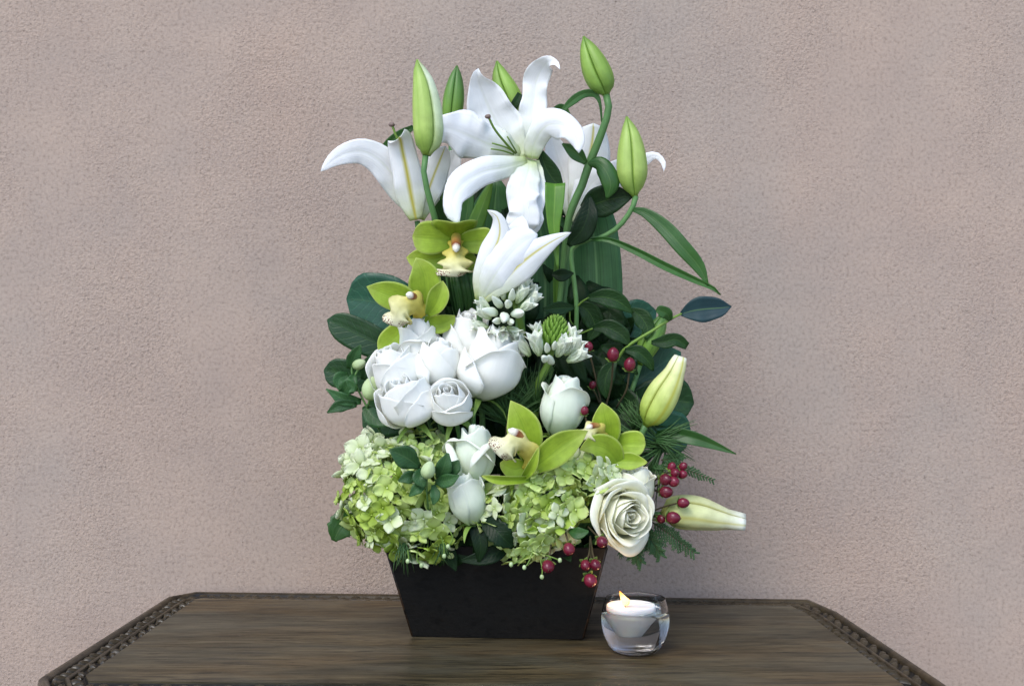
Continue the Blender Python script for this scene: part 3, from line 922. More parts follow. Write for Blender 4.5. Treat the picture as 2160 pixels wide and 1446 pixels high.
lily_bud([(899, 328, -5, 16), (902, 290, -5, 30), (900, 235, -5, 31), (893, 180, -5, 23), (884, 145, -5, 12), (880, 126, -5, 3)], [BUD_L, BUD_P, BUD_L],
         "pale green and white lily bud standing upright at the upper left", tube([(898, 326, -5, 7), (894, 365, -5, 6.5), (907, 423, -4.6, 7), (920, 470, -3.5, 7), (945, 580, 0, 7), (990, 800, 2, 7), (1010, 1150, 0, 7)]), roll=-0.55)
lily_bud([(950, 276, 4, 9), (953, 250, 4, 18), (957, 212, 4, 21), (961, 172, 4, 15), (964, 139, 4, 3)], [BUD_DG] * 3,
         "dark green lily bud between the pale bud and the largest lily", stem_down(950, 278, 4, 6), roll=0.9)
lily_bud([(1102, 278, 4, 9), (1090, 243, 4, 21), (1073, 205, 4, 26), (1057, 165, 4, 18), (1048, 129, 4, 3)], [BUD_G, BUD_L, BUD_G],
         "mid green lily bud rising behind the largest lily's upper petals", stem_down(1102, 278, 4, 6), roll=0.95)
lily_bud([(1280, 203, -2, 9), (1272, 180, -2, 25), (1258, 148, -2, 28), (1243, 110, -2, 19), (1231, 77, -2, 3)], [BUD_G, BUD_G, BUD_G],
         "topmost green lily bud leaning left on a tall curved stem at right", tube([(1279, 201, -2, 8), (1284, 230, -2, 8), (1272, 272, -1.6, 8.5), (1255, 316, -1, 9), (1240, 353, -0.5, 9.5), (1229, 388, 0, 9), (1208, 435, 0.5, 9), (1196, 480, 1, 7.5), (1180, 640, 3, 6), (1150, 900, 2, 6), (1110, 1150, 0, 6)]), roll=0.95)
lily_bud([(1339, 415, -2, 9), (1334, 375, -2, 29), (1332, 330, -2, 29), (1329, 288, -2, 20), (1322, 246, -2, 3)], [BUD_L, BUD_L, BUD_L],
         "large light green lily bud upright at the far right of the lilies", tube([(1341, 414, -2, 6.5), (1333, 440, -2, 5.6), (1304, 479, -1.5, 5.6), (1269, 500, -1, 5), (1237, 508, -0.6, 4.6), (1207, 524, -0.3, 4.8), (1211, 593, 0, 5), (1216, 640, 0, 5), (1214, 710, 1, 5), (1190, 900, 1, 5), (1140, 1150, 0, 6)]), roll=1.1, stem_mat=STEM)
lily_bud([(1362, 898, -6, 11), (1379, 870, -6.4, 31), (1401, 830, -6.8, 34), (1422, 790, -7, 23), (1436, 752, -7, 9)], [BUD_Y, BUD_Y, BUD_Y],
         "plump yellow green lily bud tilted right above the trailing pine", tube([(1362, 897, -6, 7), (1345, 930, -5, 7), (1250, 1060, -2, 7), (1180, 1160, 0, 7)]), roll=0.5, open_tip=0.3)
lily_bud([(1396, 1088, -7, 18), (1425, 1081, -7, 33), (1468, 1083, -7, 35), (1512, 1092, -7, 27), (1545, 1098, -7, 18), (1570, 1102, -7, 12)], [BUD_C, BUD_C, BUD_C],
         "cream lily bud lying sideways at the lower right below the berries", tube([(1400, 1086, -7, 7), (1360, 1085, -6, 7), (1200, 1120, -2, 7), (1150, 1160, 0, 7)]), roll=0.3, open_tip=0.35)
lily_bud([(1350, 770, 1, 8), (1360, 745, 1, 19), (1375, 715, 1, 23), (1390, 688, 1, 17), (1402, 660, 1, 4)], [BUD_DG, BUD_G, BUD_DG],
         "small green lily bud behind the dark leafy branch at right", stem_down(1350, 770, 1, 5), roll=0.4)


# ------------------------------------------------------------------ lily and foliage leaves
def leaf(spec, mat, label, name="leaf", cat="leaf", group=None, stem=None, stem_mat=None, **kw):
    k = dict(cup=0.18, ruffle=0.03, rf=1.3, groove=0.06, nv=18, nu=9, th=0.0007, rt=0.0)
    k.update(kw)
    t = thing(name, P(*spec[0][:3]), label, cat, group)
    part("leaf_blade", blade(spec, **k), mat, t)
    if stem:
        part("stalk", tube(stem, 6), stem_mat or STEM, t)
    return t


LG = "narrow lily leaves"
leaf([(1330, 441, -2, 6), (1360, 448, -3, 20), (1400, 478, -4, 32), (1440, 522, -5, 34), (1474, 562, -5, 26), (1494, 602, -5, 3)], LEAF, "broad arching green lily leaf drooping right below the far right bud", "lily_leaf", group=LG, cup=0.1)
leaf([(1237, 507, -0.5, 6), (1280, 505, -2, 11), (1340, 529, -3, 15), (1400, 560, -4, 17), (1460, 588, -4.5, 14), (1506, 609, -5, 8), (1520, 622, -5, 2)], LEAF, "thin edge-on lily leaf slanting right beneath the broad arching leaf", "lily_leaf", group=LG, fold=0.5)
leaf([(1270, 262, -1.5, 3), (1265, 216, -2, 7), (1255, 199, -2, 14), (1232, 198, -2.4, 17), (1206, 214, -2.6, 17), (1184, 236, -2.6, 5)], LEAF, "small curled lily leaf arching left from under the topmost bud", "lily_leaf", group=LG)
leaf([(1163, 234, 3, 6), (1184, 230, 3, 22), (1204, 248, 3, 5)], LEAF, "tiny lily leaf tip just left of the small curled leaf", "lily_leaf", group=LG)
leaf([(1238, 345, -1, 6), (1263, 345, -2, 32), (1281, 366, -2.6, 40), (1288, 392, -2.6, 36), (1279, 420, -2, 3)], LEAF, "curling green lily leaf hanging from the tall curved stem", "lily_leaf", group=LG, cup=-0.3)
leaf([(1186, 303, -1.5, 4), (1214, 322, -1.6, 30), (1236, 344, -1.2, 10)], LEAF, "short green lily leaf on the tall curved stem beside the largest lily", "lily_leaf", group=LG, cup=0.3)
leaf([(1171, 387, -8, 42), (1170, 425, -8.4, 40), (1168, 470, -8.4, 28), (1172, 520, -8.2, 15), (1177, 566, -8, 3)], LEAF_BR, "bright green folded lily leaf hanging straight down right of the lilies", "lily_leaf", group=LG, cup=0.3, groove=0.1)
leaf([(992, 500, -1, 36), (1010, 455, -1, 34), (1026, 412, -1, 22), (1039, 380, -1, 3)], LEAF_BR, "bright upright lily leaf behind the drooping petal of the largest lily", "lily_leaf", group=LG, fold=-0.4)
leaf([(975, 500, 0, 30), (984, 455, 0, 30), (990, 405, 0, 18), (992, 380, 0, 3)], LEAF, "darker upright lily leaf left of the bright upright one", "lily_leaf", group=LG)
leaf([(930, 420, 1, 6), (935, 398, 1, 12), (950, 384, 1, 12), (975, 376, 1.5, 6)], LEAF_BR, "short yellow green lily leaf curving beside the pale bud stem", "lily_leaf", group=LG)
leaf([(872, 268, 3, 10), (845, 284, 3, 20), (822, 300, 3, 18), (798, 322, 3, 4)], LEAF, "lily leaf sloping down left behind the lily in profile", "lily_leaf", group=LG)
leaf([(1073, 240, 3, 12), (1085, 222, 2, 18), (1098, 198, 2, 14)], LEAF_D, "dark lily leaf tip between the two upper petals of the largest lily", "lily_leaf", group=LG)
leaf([(1385, 912, -6, 6), (1420, 914, -7, 26), (1460, 923, -8, 30), (1505, 938, -8.5, 18), (1553, 957, -9, 2)], LEAF, "pointed lily leaf stretching right above the red berry cluster", "lily_leaf", group=LG, fold=0.3)
leaf([(1140, 316, 1, 8), (1150, 350, 1, 40), (1165, 376, 1, 42), (1182, 396, 1, 18)], LEAF_D, "dark leaf under the right petal of the largest lily", "lily_leaf", group=LG)

DG = "glossy dark leaves of the arrangement"
leaf([(1232, 446, 0, 30), (1262, 428, -0.5, 66), (1298, 418, -1, 56), (1337, 413, -1.2, 3)], LEAF_D, "broad dark pointed leaf tucked under the far right bud", "dark_leaf", group=DG)
leaf([(1244, 412, -1.5, 4), (1241, 450, -2, 44), (1226, 486, -2, 50), (1198, 518, -1.5, 8)], LEAF_V, "very dark jagged leaf in front of the broad striped leaf top", "dark_leaf", group=DG, ruffle=0.12)
leaf([(1164, 578, -1, 6), (1185, 580, -1.4, 28), (1210, 576, -1, 4)], LEAF_V, "small dark oval leaf below the bright folded leaf", "dark_leaf", group=DG)
leaf([(1212, 648, 0, 6), (1180, 650, -1, 30), (1145, 652, -2, 6)], LEAF_D, "dark oval leaf beside the upper star flower spike", "dark_leaf", group=DG)
leaf([(1270, 815, 2, 20), (1300, 840, 0, 66), (1328, 875, -2, 74), (1345, 910, -3, 20)], LEAF_D, "large dark oval leaf left of the plump yellow bud", "dark_leaf", group=DG)
leaf([(1016, 1096, -13, 12), (1040, 1112, -14, 46), (1060, 1132, -14.5, 48), (1082, 1155, -14, 6)], LEAF_V, "dark spiny leaf between the two green hydrangeas", "dark_leaf", group=DG, serr=0.3, sf=6)
leaf([(1000, 1090, -11.5, 14), (1008, 1118, -12.4, 34), (1014, 1150, -12.8, 32), (1010, 1186, -12.6, 5)], LEAF_V, "dark drooping leaf over the planter rim left of the spiny leaf", "dark_leaf", group=DG)
leaf([(1070, 1152, -11.5, 16), (1045, 1166, -12.2, 36), (1015, 1176, -12.5, 32), (972, 1182, -12.4, 5)], LEAF_V, "dark leaf lying across the planter rim under the spiny leaf", "dark_leaf", group=DG)
leaf([(800, 880, 1, 30), (840, 870, 0, 50), (870, 880, 0, 30)], LEAF, "mid green leaf under the lower left white roses", "dark_leaf", group=DG)
leaf([(755, 1075, -6, 30), (735, 1095, -6.5, 56), (716, 1115, -7, 56), (704, 1140, -7, 10)], LEAF, "serrated leaf poking out below the left hydrangea", "hydrangea_leaf", serr=0.22, sf=7, cup=0.1)
leaf([(1200, 1118, -13, 8), (1220, 1124, -14, 26), (1242, 1120, -14, 4)], LEAF, "small bright green leaf at the left of the large cream rose", "rose_leaf")

SG = "tall striped leaves standing at the back"
leaf([(1238, 1000, 8, 70), (1250, 800, 8, 100), (1258, 690, 7.5, 108), (1259, 600, 7.2, 110), (1255, 520, 7, 104), (1247, 455, 7, 92), (1238, 400, 7, 40)], STRIPE, "tall wide striped green leaf standing right against the wall", "striped_leaf", group=SG, cup=-0.12, nv=24, nu=15, rt=0.08)
leaf([(1140, 1000, 9, 70), (1145, 760, 9, 120), (1150, 640, 8.8, 128), (1148, 540, 8.6, 122), (1135, 460, 8.4, 100), (1120, 390, 8.2, 40)], STRIPE, "striped green leaf standing behind the half-open lily", "striped_leaf", group=SG, cup=0.1, nv=24, nu=15, rt=0.1)
leaf([(1050, 1000, 9.5, 70), (1040, 700, 9.5, 116), (1040, 560, 9.3, 120), (1042, 460, 9, 104), (1050, 372, 8.8, 40)], STRIPE, "dark striped leaf standing below the largest lily", "striped_leaf", group=SG, cup=-0.1, nv=24, nu=15, rt=0.1)
leaf([(1000, 800, 9, 60), (965, 600, 9, 74), (948, 480, 8.5, 72), (940, 405, 8, 50), (946, 360, 8, 6)], LEAF_D, "dark upright leaf behind the stem of the pale bud", "striped_leaf", group=SG, nv=20)
leaf([(1176, 700, 5, 12), (1174, 640, 5, 14), (1173, 590, 5, 13), (1174, 540, 5, 8)], LEAF_BR, "narrow pale green blade upright in front of the striped leaves", "striped_leaf", group=SG, fold=0.4)

# looped lily-grass blades under the upper orchid
lg = thing("lily_grass_bundle", P(985, 665, -3), "bundle of looped narrow grass blades below the upper orchid", "grass blades")
for i in range(11):
    x0 = 948 + i * 6 + rng.uniform(-2, 2)
    part("grass_blade", blade([(985 + (i - 5) * 4, 670, -2 - 0.2 * (i % 4), 9), (x0 + 10, 635, -3 - 0.3 * (i % 3), 13), (x0 + 4, 600, -3.6 - 0.3 * (i % 3), 13), (x0, 572, -3.2, 10)], nv=10, nu=5, fold=0.4, groove=0), LEAF if i % 3 else LEAF_D, lg)


# ------------------------------------------------------------------ monstera leaves
def monstera(name_pt, lobes, label, mats, stalk):
    t = thing("monstera_leaf", P(*name_pt), label, "monstera leaf", "split monstera leaves")
    for i, sp in enumerate(lobes):
        part("lobe", blade(sp, cup=0.10, groove=0.05, ruffle=0.02, nv=16, nu=11, rt=0.22, th=0.0008), mats[i % len(mats)], t)
    part("stalk", tube(stalk, 6), STEM, t)
    return t


monstera((860, 700, 3), [
    [(890, 660, 3, 70), (845, 650, 3, 112), (798, 638, 3.2, 124), (760, 632, 3.6, 112), (731, 630, 4, 84)],
    [(850, 742, 2.4, 50), (795, 724, 2.2, 66), (748, 702, 2.4, 70), (712, 683, 2.6, 56), (690, 674, 2.8, 40)],
], "dark split leaf fanning out left beside the lower orchid", [MONST_T, MONST], [(880, 690, 3, 4), (950, 800, 3, 5), (1020, 1100, 2, 5)])
monstera((800, 800, 3), [
    [(810, 800, 3, 50), (755, 793, 2.6, 64), (712, 786, 2.6, 62), (683, 780, 2.8, 50)],
    [(900, 860, 3, 60), (850, 868, 3, 92), (800, 876, 3.2, 96), (764, 868, 3.4, 76)],
    [(910, 920, 3, 40), (850, 915, 3, 70), (800, 905, 3.2, 66), (774, 895, 3.4, 40)],
], "dark split leaf behind the pale buds left of the white roses", [MONST], [(810, 830, 3, 4), (900, 900, 3, 5), (1000, 1150, 2, 5)])
monstera((1330, 860, 3), [
    [(1270, 740, 4, 50), (1310, 700, 4, 84), (1345, 672, 4.2, 84), (1384, 655, 4.6, 50)],
    [(1300, 780, 3.4, 50), (1330, 765, 3.2, 80), (1365, 745, 3.2, 76), (1400, 722, 3.4, 44)],
    [(1300, 840, 3, 50), (1350, 800, 2.6, 78), (1395, 768, 2.6, 76), (1436, 742, 2.8, 44)],
    [(1320, 860, 2.4, 60), (1370, 852, 2, 96), (1420, 845, 2, 104), (1464, 850, 2.2, 60)],
    [(1330, 890, 2, 50), (1375, 900, 1.6, 86), (1420, 912, 1.6, 90), (1458, 918, 1.8, 74)],
], "green split leaf spreading right behind the plump yellow bud", [MONST_T, MONST_T, MONST_T, MONST, MONST_T], [(1310, 850, 4, 5), (1250, 950, 4, 5), (1120, 1150, 2, 5)])

# ------------------------------------------------------------------ leafy branch at right
bt_ = thing("leafy_branch", P(1214, 706, 0), "dark leafy branch reaching right with one bluish leaf at its end", "branch")
part("stem", tube([(1150, 1120, 1, 3), (1270, 850, 1, 3), (1306, 750, -1.6, 3), (1335, 722, -2.6, 3.4), (1372, 700, -3, 3.2), (1412, 674, -3.4, 3), (1438, 661, -3.6, 2.2)], 6), STEM_L, bt_)
for sp, m, lb in [
    ([(1436, 662, -3.6, 8), (1462, 655, -4, 46), (1492, 651, -4.3, 54), (1522, 649, -4.6, 36), (1543, 646, -4.8, 2)], LEAF_B, "bluish leaf at the branch tip"),
    ([(1414, 676, -3.5, 8), (1407, 662, -4, 24), (1390, 655, -4.2, 22), (1384, 656, -4.2, 4)], LEAF, None),
    ([(1374, 722, -3.5, 8), (1400, 721, -4, 28), (1425, 716, -4.2, 28), (1450, 730, -4.2, 16)], LEAF_D, None),
    ([(1240, 628, -1, 10), (1270, 626, -1.4, 34), (1302, 634, -1.8, 38), (1336, 660, -1.6, 4)], LEAF_D, None),
    ([(1250, 692, -1.5, 8), (1280, 690, -2, 34), (1310, 706, -2.4, 36), (1328, 728, -2.4, 4)], LEAF_D, None),
    ([(1332, 652, 0, 8), (1352, 668, -0.4, 36), (1366, 692, -0.6, 30), (1362, 716, -0.6, 4)], LEAF_D, None),
    ([(1212, 640, 1, 8), (1240, 655, 1, 40), (1255, 690, 1.2, 36), (1240, 720, 1.4, 5)], LEAF_D, None),
    ([(1225, 735, -0.5, 8), (1245, 760, -1, 32), (1262, 790, -1, 30), (1268, 815, -0.8, 4)], LEAF_V, None),
    ([(1300, 760, -2, 8), (1282, 785, -2.4, 34), (1276, 815, -2.4, 32), (1282, 842, -2.2, 4)], LEAF_D, None),
    ([(1318, 738, -2.5, 8), (1345, 742, -3, 30), (1366, 760, -3, 26), (1378, 782, -2.8, 4)], LEAF_D, None),
    ([(1216, 700, 0.5, 8), (1192, 690, 0.2, 30), (1166, 692, 0, 26), (1146, 702, 0, 4)], LEAF_V, None),
    ([(1268, 730, 0, 8), (1300, 742, -0.5, 36), (1325, 765, -0.5, 30), (1345, 790, -0.4, 4)], LEAF_D, None)]:
    part("leaf_blade", blade(sp, cup=0.2, groove=0.06, nv=16, nu=9, ruffle=0.05), m, bt_, label=lb)
for sp in ([(1216, 648, 0, 2.2), (1228, 636, -0.4, 2), (1243, 627, -1, 1.8)], [(1212, 708, 1, 2.2), (1228, 702, 0, 2), (1252, 692, -1.4, 1.8)], [(1210, 686, 1, 2.2), (1203, 676, 0.8, 2), (1202, 652, 0.6, 1.8)]):
    part("twig", tube(sp, 6), STEM_L, bt_)


# ------------------------------------------------------------------ orchids
def orchid(base, petals, lip, column, label, lipkw=None):
    t = thing("orchid_bloom", P(*base), label, "orchid", "lime green orchid blooms")
    for i, (sp, kw) in enumerate(petals):
        k = dict(cup=0.22, ruffle=0.04, rf=1.2, groove=0.05, ph=i * 2.1, nv=18, nu=11, th=0.0013, rt=0.12)
        k.update(kw)
        part("sepal", blade(sp, **k), ORCHID, t)
    k = dict(cup=0.5, groove=0.05, nv=30, nu=15, th=0.0010, rt=0.0)
    k.update(lipkw or {})
    k.update(ruffle=0.42, rf=4.2, grow=2.2)
    part("lip", blade(lip, **k), LIP, t)
    part("column", tube(column, 10, 10), COLUMN, t)
    part("stem", stem_down(base[0], base[1], base[2] + 2, 5), STEM, t)
    return t


orchid((958, 515, -4), [
    ([(955, 528, -3.4, 30), (922, 545, -3.2, 52), (886, 547, -3, 50), (857, 543, -2.8, 10)], {}),
    ([(968, 528, -3.4, 20), (985, 550, -3.2, 40), (1000, 575, -3, 10)], {}),
    ([(956, 512, -4.4, 26), (930, 504, -4.8, 60), (898, 501, -5.2, 70), (870, 499, -5.4, 50)], dict(rt=0.2)),
    ([(966, 512, -4.4, 26), (995, 509, -4.8, 50), (1025, 508, -5.2, 56), (1046, 507, -5.4, 40)], dict(rt=0.2)),
    ([(962, 508, -4.4, 36), (961, 492, -5.2, 92), (960, 479, -6.6, 90), (960, 470, -8, 30)], dict(cup=-0.35)),
], [(962, 505, -5, 26), (962, 528, -6, 46), (961, 550, -6.8, 62), (959, 570, -7.2, 68), (958, 584, -6.8, 60)],
    [(962, 496, -4.6, 10), (962, 510, -5.8, 11), (962, 521, -6.8, 9), (962, 528, -7.2, 6), (962, 531, -7.3, 2)],
    "upper lime green orchid with wide side petals and spotted yellow lip", dict(cup=-0.35))
orchid((893, 655, -6), [
    ([(868, 685, -5.4, 26), (842, 702, -5.6, 48), (818, 725, -5.8, 50), (801, 748, -6, 10)], {}),
    ([(895, 680, -5.6, 30), (925, 684, -6, 40), (948, 675, -6.4, 28), (960, 665, -6.6, 6)], {}),
    ([(900, 655, -6, 34), (897, 612, -6.4, 66), (892, 575, -6.8, 60), (877, 543, -7, 8)], {}),
    ([(880, 648, -6.4, 30), (845, 630, -7, 60), (808, 617, -7.4, 52), (773, 604, -7.6, 4)], {}),
    ([(902, 664, -7, 14), (918, 642, -7.6, 40), (928, 616, -7.8, 40), (934, 592, -7.8, 6)], dict(cup=0.5)),
], [(893, 668, -7, 34), (878, 650, -8.6, 56), (856, 648, -9.6, 60), (840, 666, -10, 52), (833, 688, -9.6, 46)],
    [(888, 640, -7, 9), (876, 630, -8, 9), (868, 624, -8.8, 9), (860, 621, -9.4, 6), (857, 621, -9.5, 2)],
    "lime green orchid at the left with its lip above the white roses", dict(cup=-0.55, ruffle=0.08))
orchid((1112, 972, -12), [
    ([(1112, 982, -11.4, 24), (1085, 988, -11.6, 46), (1055, 975, -11.8, 14)], {}),
    ([(1116, 970, -12, 30), (1112, 930, -12.4, 68), (1100, 890, -12.8, 66), (1077, 844, -13, 6)], {}),
    ([(1120, 990, -12.2, 24), (1155, 964, -13, 56), (1190, 937, -13.4, 60), (1222, 918, -13.6, 30), (1240, 908, -13.6, 3)], dict(cup=0.3)),
    ([(1118, 1010, -12.4, 12), (1080, 1013, -14, 18), (1045, 1011, -14.6, 18), (1015, 1003, -15, 4)], dict(cup=0.5, fold=0.3)),
    ([(1104, 1008, -12.6, 12), (1122, 984, -14, 22), (1137, 942, -14.6, 4)], dict(cup=0.6)),
], [(1112, 992, -12.6, 20), (1116, 958, -14, 40), (1096, 935, -15.2, 48), (1068, 943, -15.8, 60), (1050, 960, -15.6, 56)],
    [(1118, 950, -13, 10), (1104, 930, -14, 11), (1088, 914, -14.8, 10), (1076, 907, -15.2, 7), (1072, 906, -15.3, 2)],
    "lime green orchid at the centre facing left between two white roses", dict(cup=-0.5, ruffle=0.12))
orchid((1285, 935, -9), [
    ([(1298, 944, -8.6, 26), (1322, 936, -9, 52), (1346, 935, -9.2, 52), (1362, 936, -9.2, 24)], {}),
    ([(1284, 938, -9, 30), (1282, 910, -9.4, 56), (1276, 880, -9.8, 54), (1270, 848, -10, 6)], {}),
    ([(1296, 972, -10, 24), (1332, 972, -10.6, 36), (1366, 975, -11, 6)], dict(cup=0.4)),
    ([(1306, 980, -10, 24), (1284, 950, -10.8, 58), (1256, 938, -11.2, 48), (1222, 948, -11.4, 4)], {}),
], [(1276, 925, -9.8, 16), (1263, 907, -10.8, 30), (1246, 909, -11.4, 36), (1231, 926, -11.4, 34)],
    [(1270, 902, -10, 6), (1255, 897, -10.8, 7), (1243, 900, -11.2, 6), (1236, 903, -11.3, 2)],
    "lime green orchid half hidden right of the greenish rose", dict(cup=-0.45, ruffle=0.12))


# ------------------------------------------------------------------ roses
def rose(c, d, Rp, Hp, axis, mat, label, n=14, roll=0.0, openness=0.0, curl=0.3, seed=1, sep=True):
    rr = random.Random(seed)
    k = px(d)
    ax = Vector((axis[0], -axis[2], axis[1])).normalized()
    C = P(c[0], c[1], d)
    Rm, H = Rp * k, Hp * k
    M = np.array(ax.to_track_quat('Z', 'Y').to_matrix())
    base = C - np.array(ax) * H * 0.5
    t = thing("rose", base, label, "rose", "white roses of the arrangement")
    nv, nu = 18, 21
    spec = []          # radius, half angle, height, closing, curl, azimuth, side drop
    if not openness:
        for i, r_ in enumerate((0.12, 0.22, 0.33, 0.45)):
            spec.append((r_, 2.3 - 0.2 * i, 0.97 + 0.01 * i, 0.52 - 0.05 * i, 0.06, i * 2.2, 0.10))
        for i in range(3):
            spec.append((0.62 + 0.06 * i, 1.55, 1.0 + rr.uniform(-0.03, 0.01), 0.46 - 0.03 * i, 0.25 * curl, 0.5 + i * 2.2, 0.22))
        for i in range(3):
            spec.append((0.84 + 0.05 * i, 1.45, 0.97 + rr.uniform(-0.08, 0.01), 0.30 - 0.04 * i, curl * rr.uniform(0.7, 1.2), 1.6 + i * 2.15, 0.30))
        for i in range(max(0, n - 10)):
            spec.append((1.03 + 0.04 * i, 1.05, 0.86 - 0.08 * i + rr.uniform(-0.05, 0.04), 0.20, curl * rr.uniform(0.6, 1.3), 2.9 + i * 2.5, 0.34))
    else:
        for ring_n, r0, A_, h_, cl_, cu_ in ((3, 0.14, 2.2, 0.90, 0.40, 0.04), (3, 0.28, 1.7, 0.95, 0.30, 0.10), (4, 0.42, 1.45, 0.99, 0.20, 0.2), (4, 0.58, 1.3, 1.0, 0.12, 0.35), (4, 0.74, 1.25, 0.94, 0.0, 0.6), (5, 0.88, 1.1, 0.82, -0.08, 0.9), (3, 0.98, 1.0, 0.66, -0.12, 1.1)):
            for i in range(ring_n):
                spec.append((r0 + 0.12 * i / ring_n, A_ * rr.uniform(0.88, 1.15), h_ + rr.uniform(-0.07, 0.04), cl_ + rr.uniform(-0.08, 0.08), cu_ * curl * rr.uniform(0.5, 1.5), r0 * 9 + i * 2 * math.pi / ring_n + rr.uniform(-0.4, 0.4), 0.30))
    for rho, A, h, close, cu, az, drop in spec:
        az += roll + rr.uniform(-0.15, 0.15)
        ph, ph2, ph3 = rr.uniform(0, 6.28), rr.uniform(0, 6.28), rr.uniform(0, 6.28)
        sk = rr.uniform(-0.12, 0.12)
        notch = rr.uniform(-0.03, 0.05)
        dp = drop * rr.uniform(0.8, 1.25)
        G = np.zeros((nv, nu, 3))
        for a_ in range(nv):
            b = a_ / (nv - 1)
            w0 = 0.50 + 0.50 * math.sin(min(1, b / 0.55) * math.pi / 2)
            q = max(0, (b - 0.76) / 0.24)
            for j in range(nu):
                u = -1 + 2 * j / (nu - 1)
                zt = 1 - dp * abs(u) ** 2.4 + sk * u + notch * math.exp(-(u / 0.18) ** 2) + (0.018 * math.sin(4.5 * u + ph) + 0.007 * math.sin(10 * u + ph2)) * (0.3 + 0.7 * (rho > 0.55))
                t_ = b * zt
                g0 = 0.24 + 0.76 * math.sin(min(1, max(t_, 0) / 0.50) * math.pi / 2) ** 0.9
                if t_ > 0.50:
                    g0 *= 1 - close * ((t_ - 0.50) / 0.50) ** 1.5
                th = az + u * A * w0
                r_ = rho * g0 * (1 + 0.06 * u)
                r_ += cu * 0.62 * q ** 1.6 * (1 - 0.35 * abs(u) + 0.45 * math.sin(2.6 * u + ph))
                r_ += (0.020 * math.sin(4.2 * u + ph3) + 0.012 * math.sin(9 * u + ph)) * b ** 2 * (0.4 + rho) + 0.05 * abs(u) ** 5 * b * (rho > 0.55)
                r_ += (0.021 * math.sin(3 * u + 3 * b + ph2) + 0.008 * math.sin(7 * u - 3 * b + ph3) * b) * (rho > 0.5)
                z = h * t_ - cu * 0.20 * q ** 2.4 * (1 + 0.4 * math.sin(2.6 * u + ph))
                G[a_, j] = (r_ * math.cos(th) * Rm, r_ * math.sin(th) * Rm, z * H)
        G = G @ M.T + base
        part("petal", shell(G, 0.0005), mat, t)
    if sep:
        for i in range(5):
            a = i * 1.2566 + roll
            o = np.array([math.cos(a), math.sin(a), 0])
            pts = [base + M @ (o * Rm * 0.12 + np.array([0, 0, -0.02 * H])), base + M @ (o * Rm * 0.50 + np.array([0, 0, 0.02 * H])), base + M @ (o * Rm * 0.95 + np.array([0, 0, -0.05 * H])), base + M @ (o * Rm * 1.2 + np.array([0, 0, -0.16 * H]))]
            part("sepal", blade3(pts, [0.006, 0.008, 0.005, 0.0008], [np.array(ax)] * 4, nv=8, nu=5, cup=0.3), CALYX, t)
    ft = foot((base[0] - cen[0]) * 0.4, (base[1] - cen[1]) * 0.4)
    part("stem", tube3([base + np.array(ax) * H * 0.06, base - np.array(ax) * H * 0.25, (base + ft) / 2 - np.array(ax) * 0.01, ft], [0.0045, 0.0028, 0.0028, 0.0028]), STEM, t)
    return t


rose((985, 720), -4, 52, 128, (0.06, 1, 0.20), ROSE_W, "white rose at the top centre of the rose cluster under the half-open lily", 12, 0.4, 0, 0.14, 2)
rose((884, 742), -5, 52, 146, (-0.08, 1, 0.18), ROSE_W, "tall white rose at the top left of the rose cluster under the left orchid", 12, 2.2, 0, 0.34, 3)
rose((926, 768), -7.5, 52, 110, (0.1, 0.95, 0.30), ROSE_W, "smooth white rose in the very middle of the rose cluster", 12, 4.0, 0, 0.08, 4)
rose((1034, 766), -7, 64, 158, (0.32, 0.95, 0.20), ROSE_W, "large white rose leaning right at the right end of the rose cluster", 13, 1.2, 0, 0.30, 5)
rose((836, 788), -7, 58, 120, (-0.36, 0.88, 0.30), ROSE_W, "white rose tilting left at the left end of the rose cluster", 12, 3.1, 0, 0.30, 6)
rose((858, 845), -9.5, 63, 112, (-0.34, 0.80, 0.48), ROSE_W, "wide white rose at the lower left of the rose cluster", 13, 0.7, 0, 0.24, 7)
rose((950, 850), -10.5, 48, 100, (-0.15, 0.66, 0.72), ROSE_W, "small white rose showing its spiral at the bottom of the rose cluster", 11, 2.0, 0, 0.34, 8)
rose((1184, 858), -8, 53, 134, (0.14, 1, 0.12), ROSE_G, "greenish white rose standing alone right of the dark pine tuft", 10, 0.3, 0, 0.40, 23)
rose((1000, 960), -11, 48, 132, (0.02, 1, 0.16), ROSE_G, "upright greenish rose with flared rim beside the centre orchid", 11, 0.2, 0, 1.05, 10)
rose((984, 1052), -12.5, 44, 116, (-0.26, 0.92, 0.20), ROSE_G, "small pale rose between the hydrangeas below the flared rose", 10, 2.6, 0, 0.30, 11)
rose((1338, 1028), -9, 46, 94, (0.16, 1, 0.2), ROSE_C, "pale rose peeking out behind the large open cream rose", 10, 1.6, 0, 0.3, 12)
rose((1312, 1086), -11.5, 57, 112, (0.42, 0.02, 0.86), ROSE_C, "large open cream rose facing forward at the lower right", 26, 0.9, 0.36, 0.36, 13)


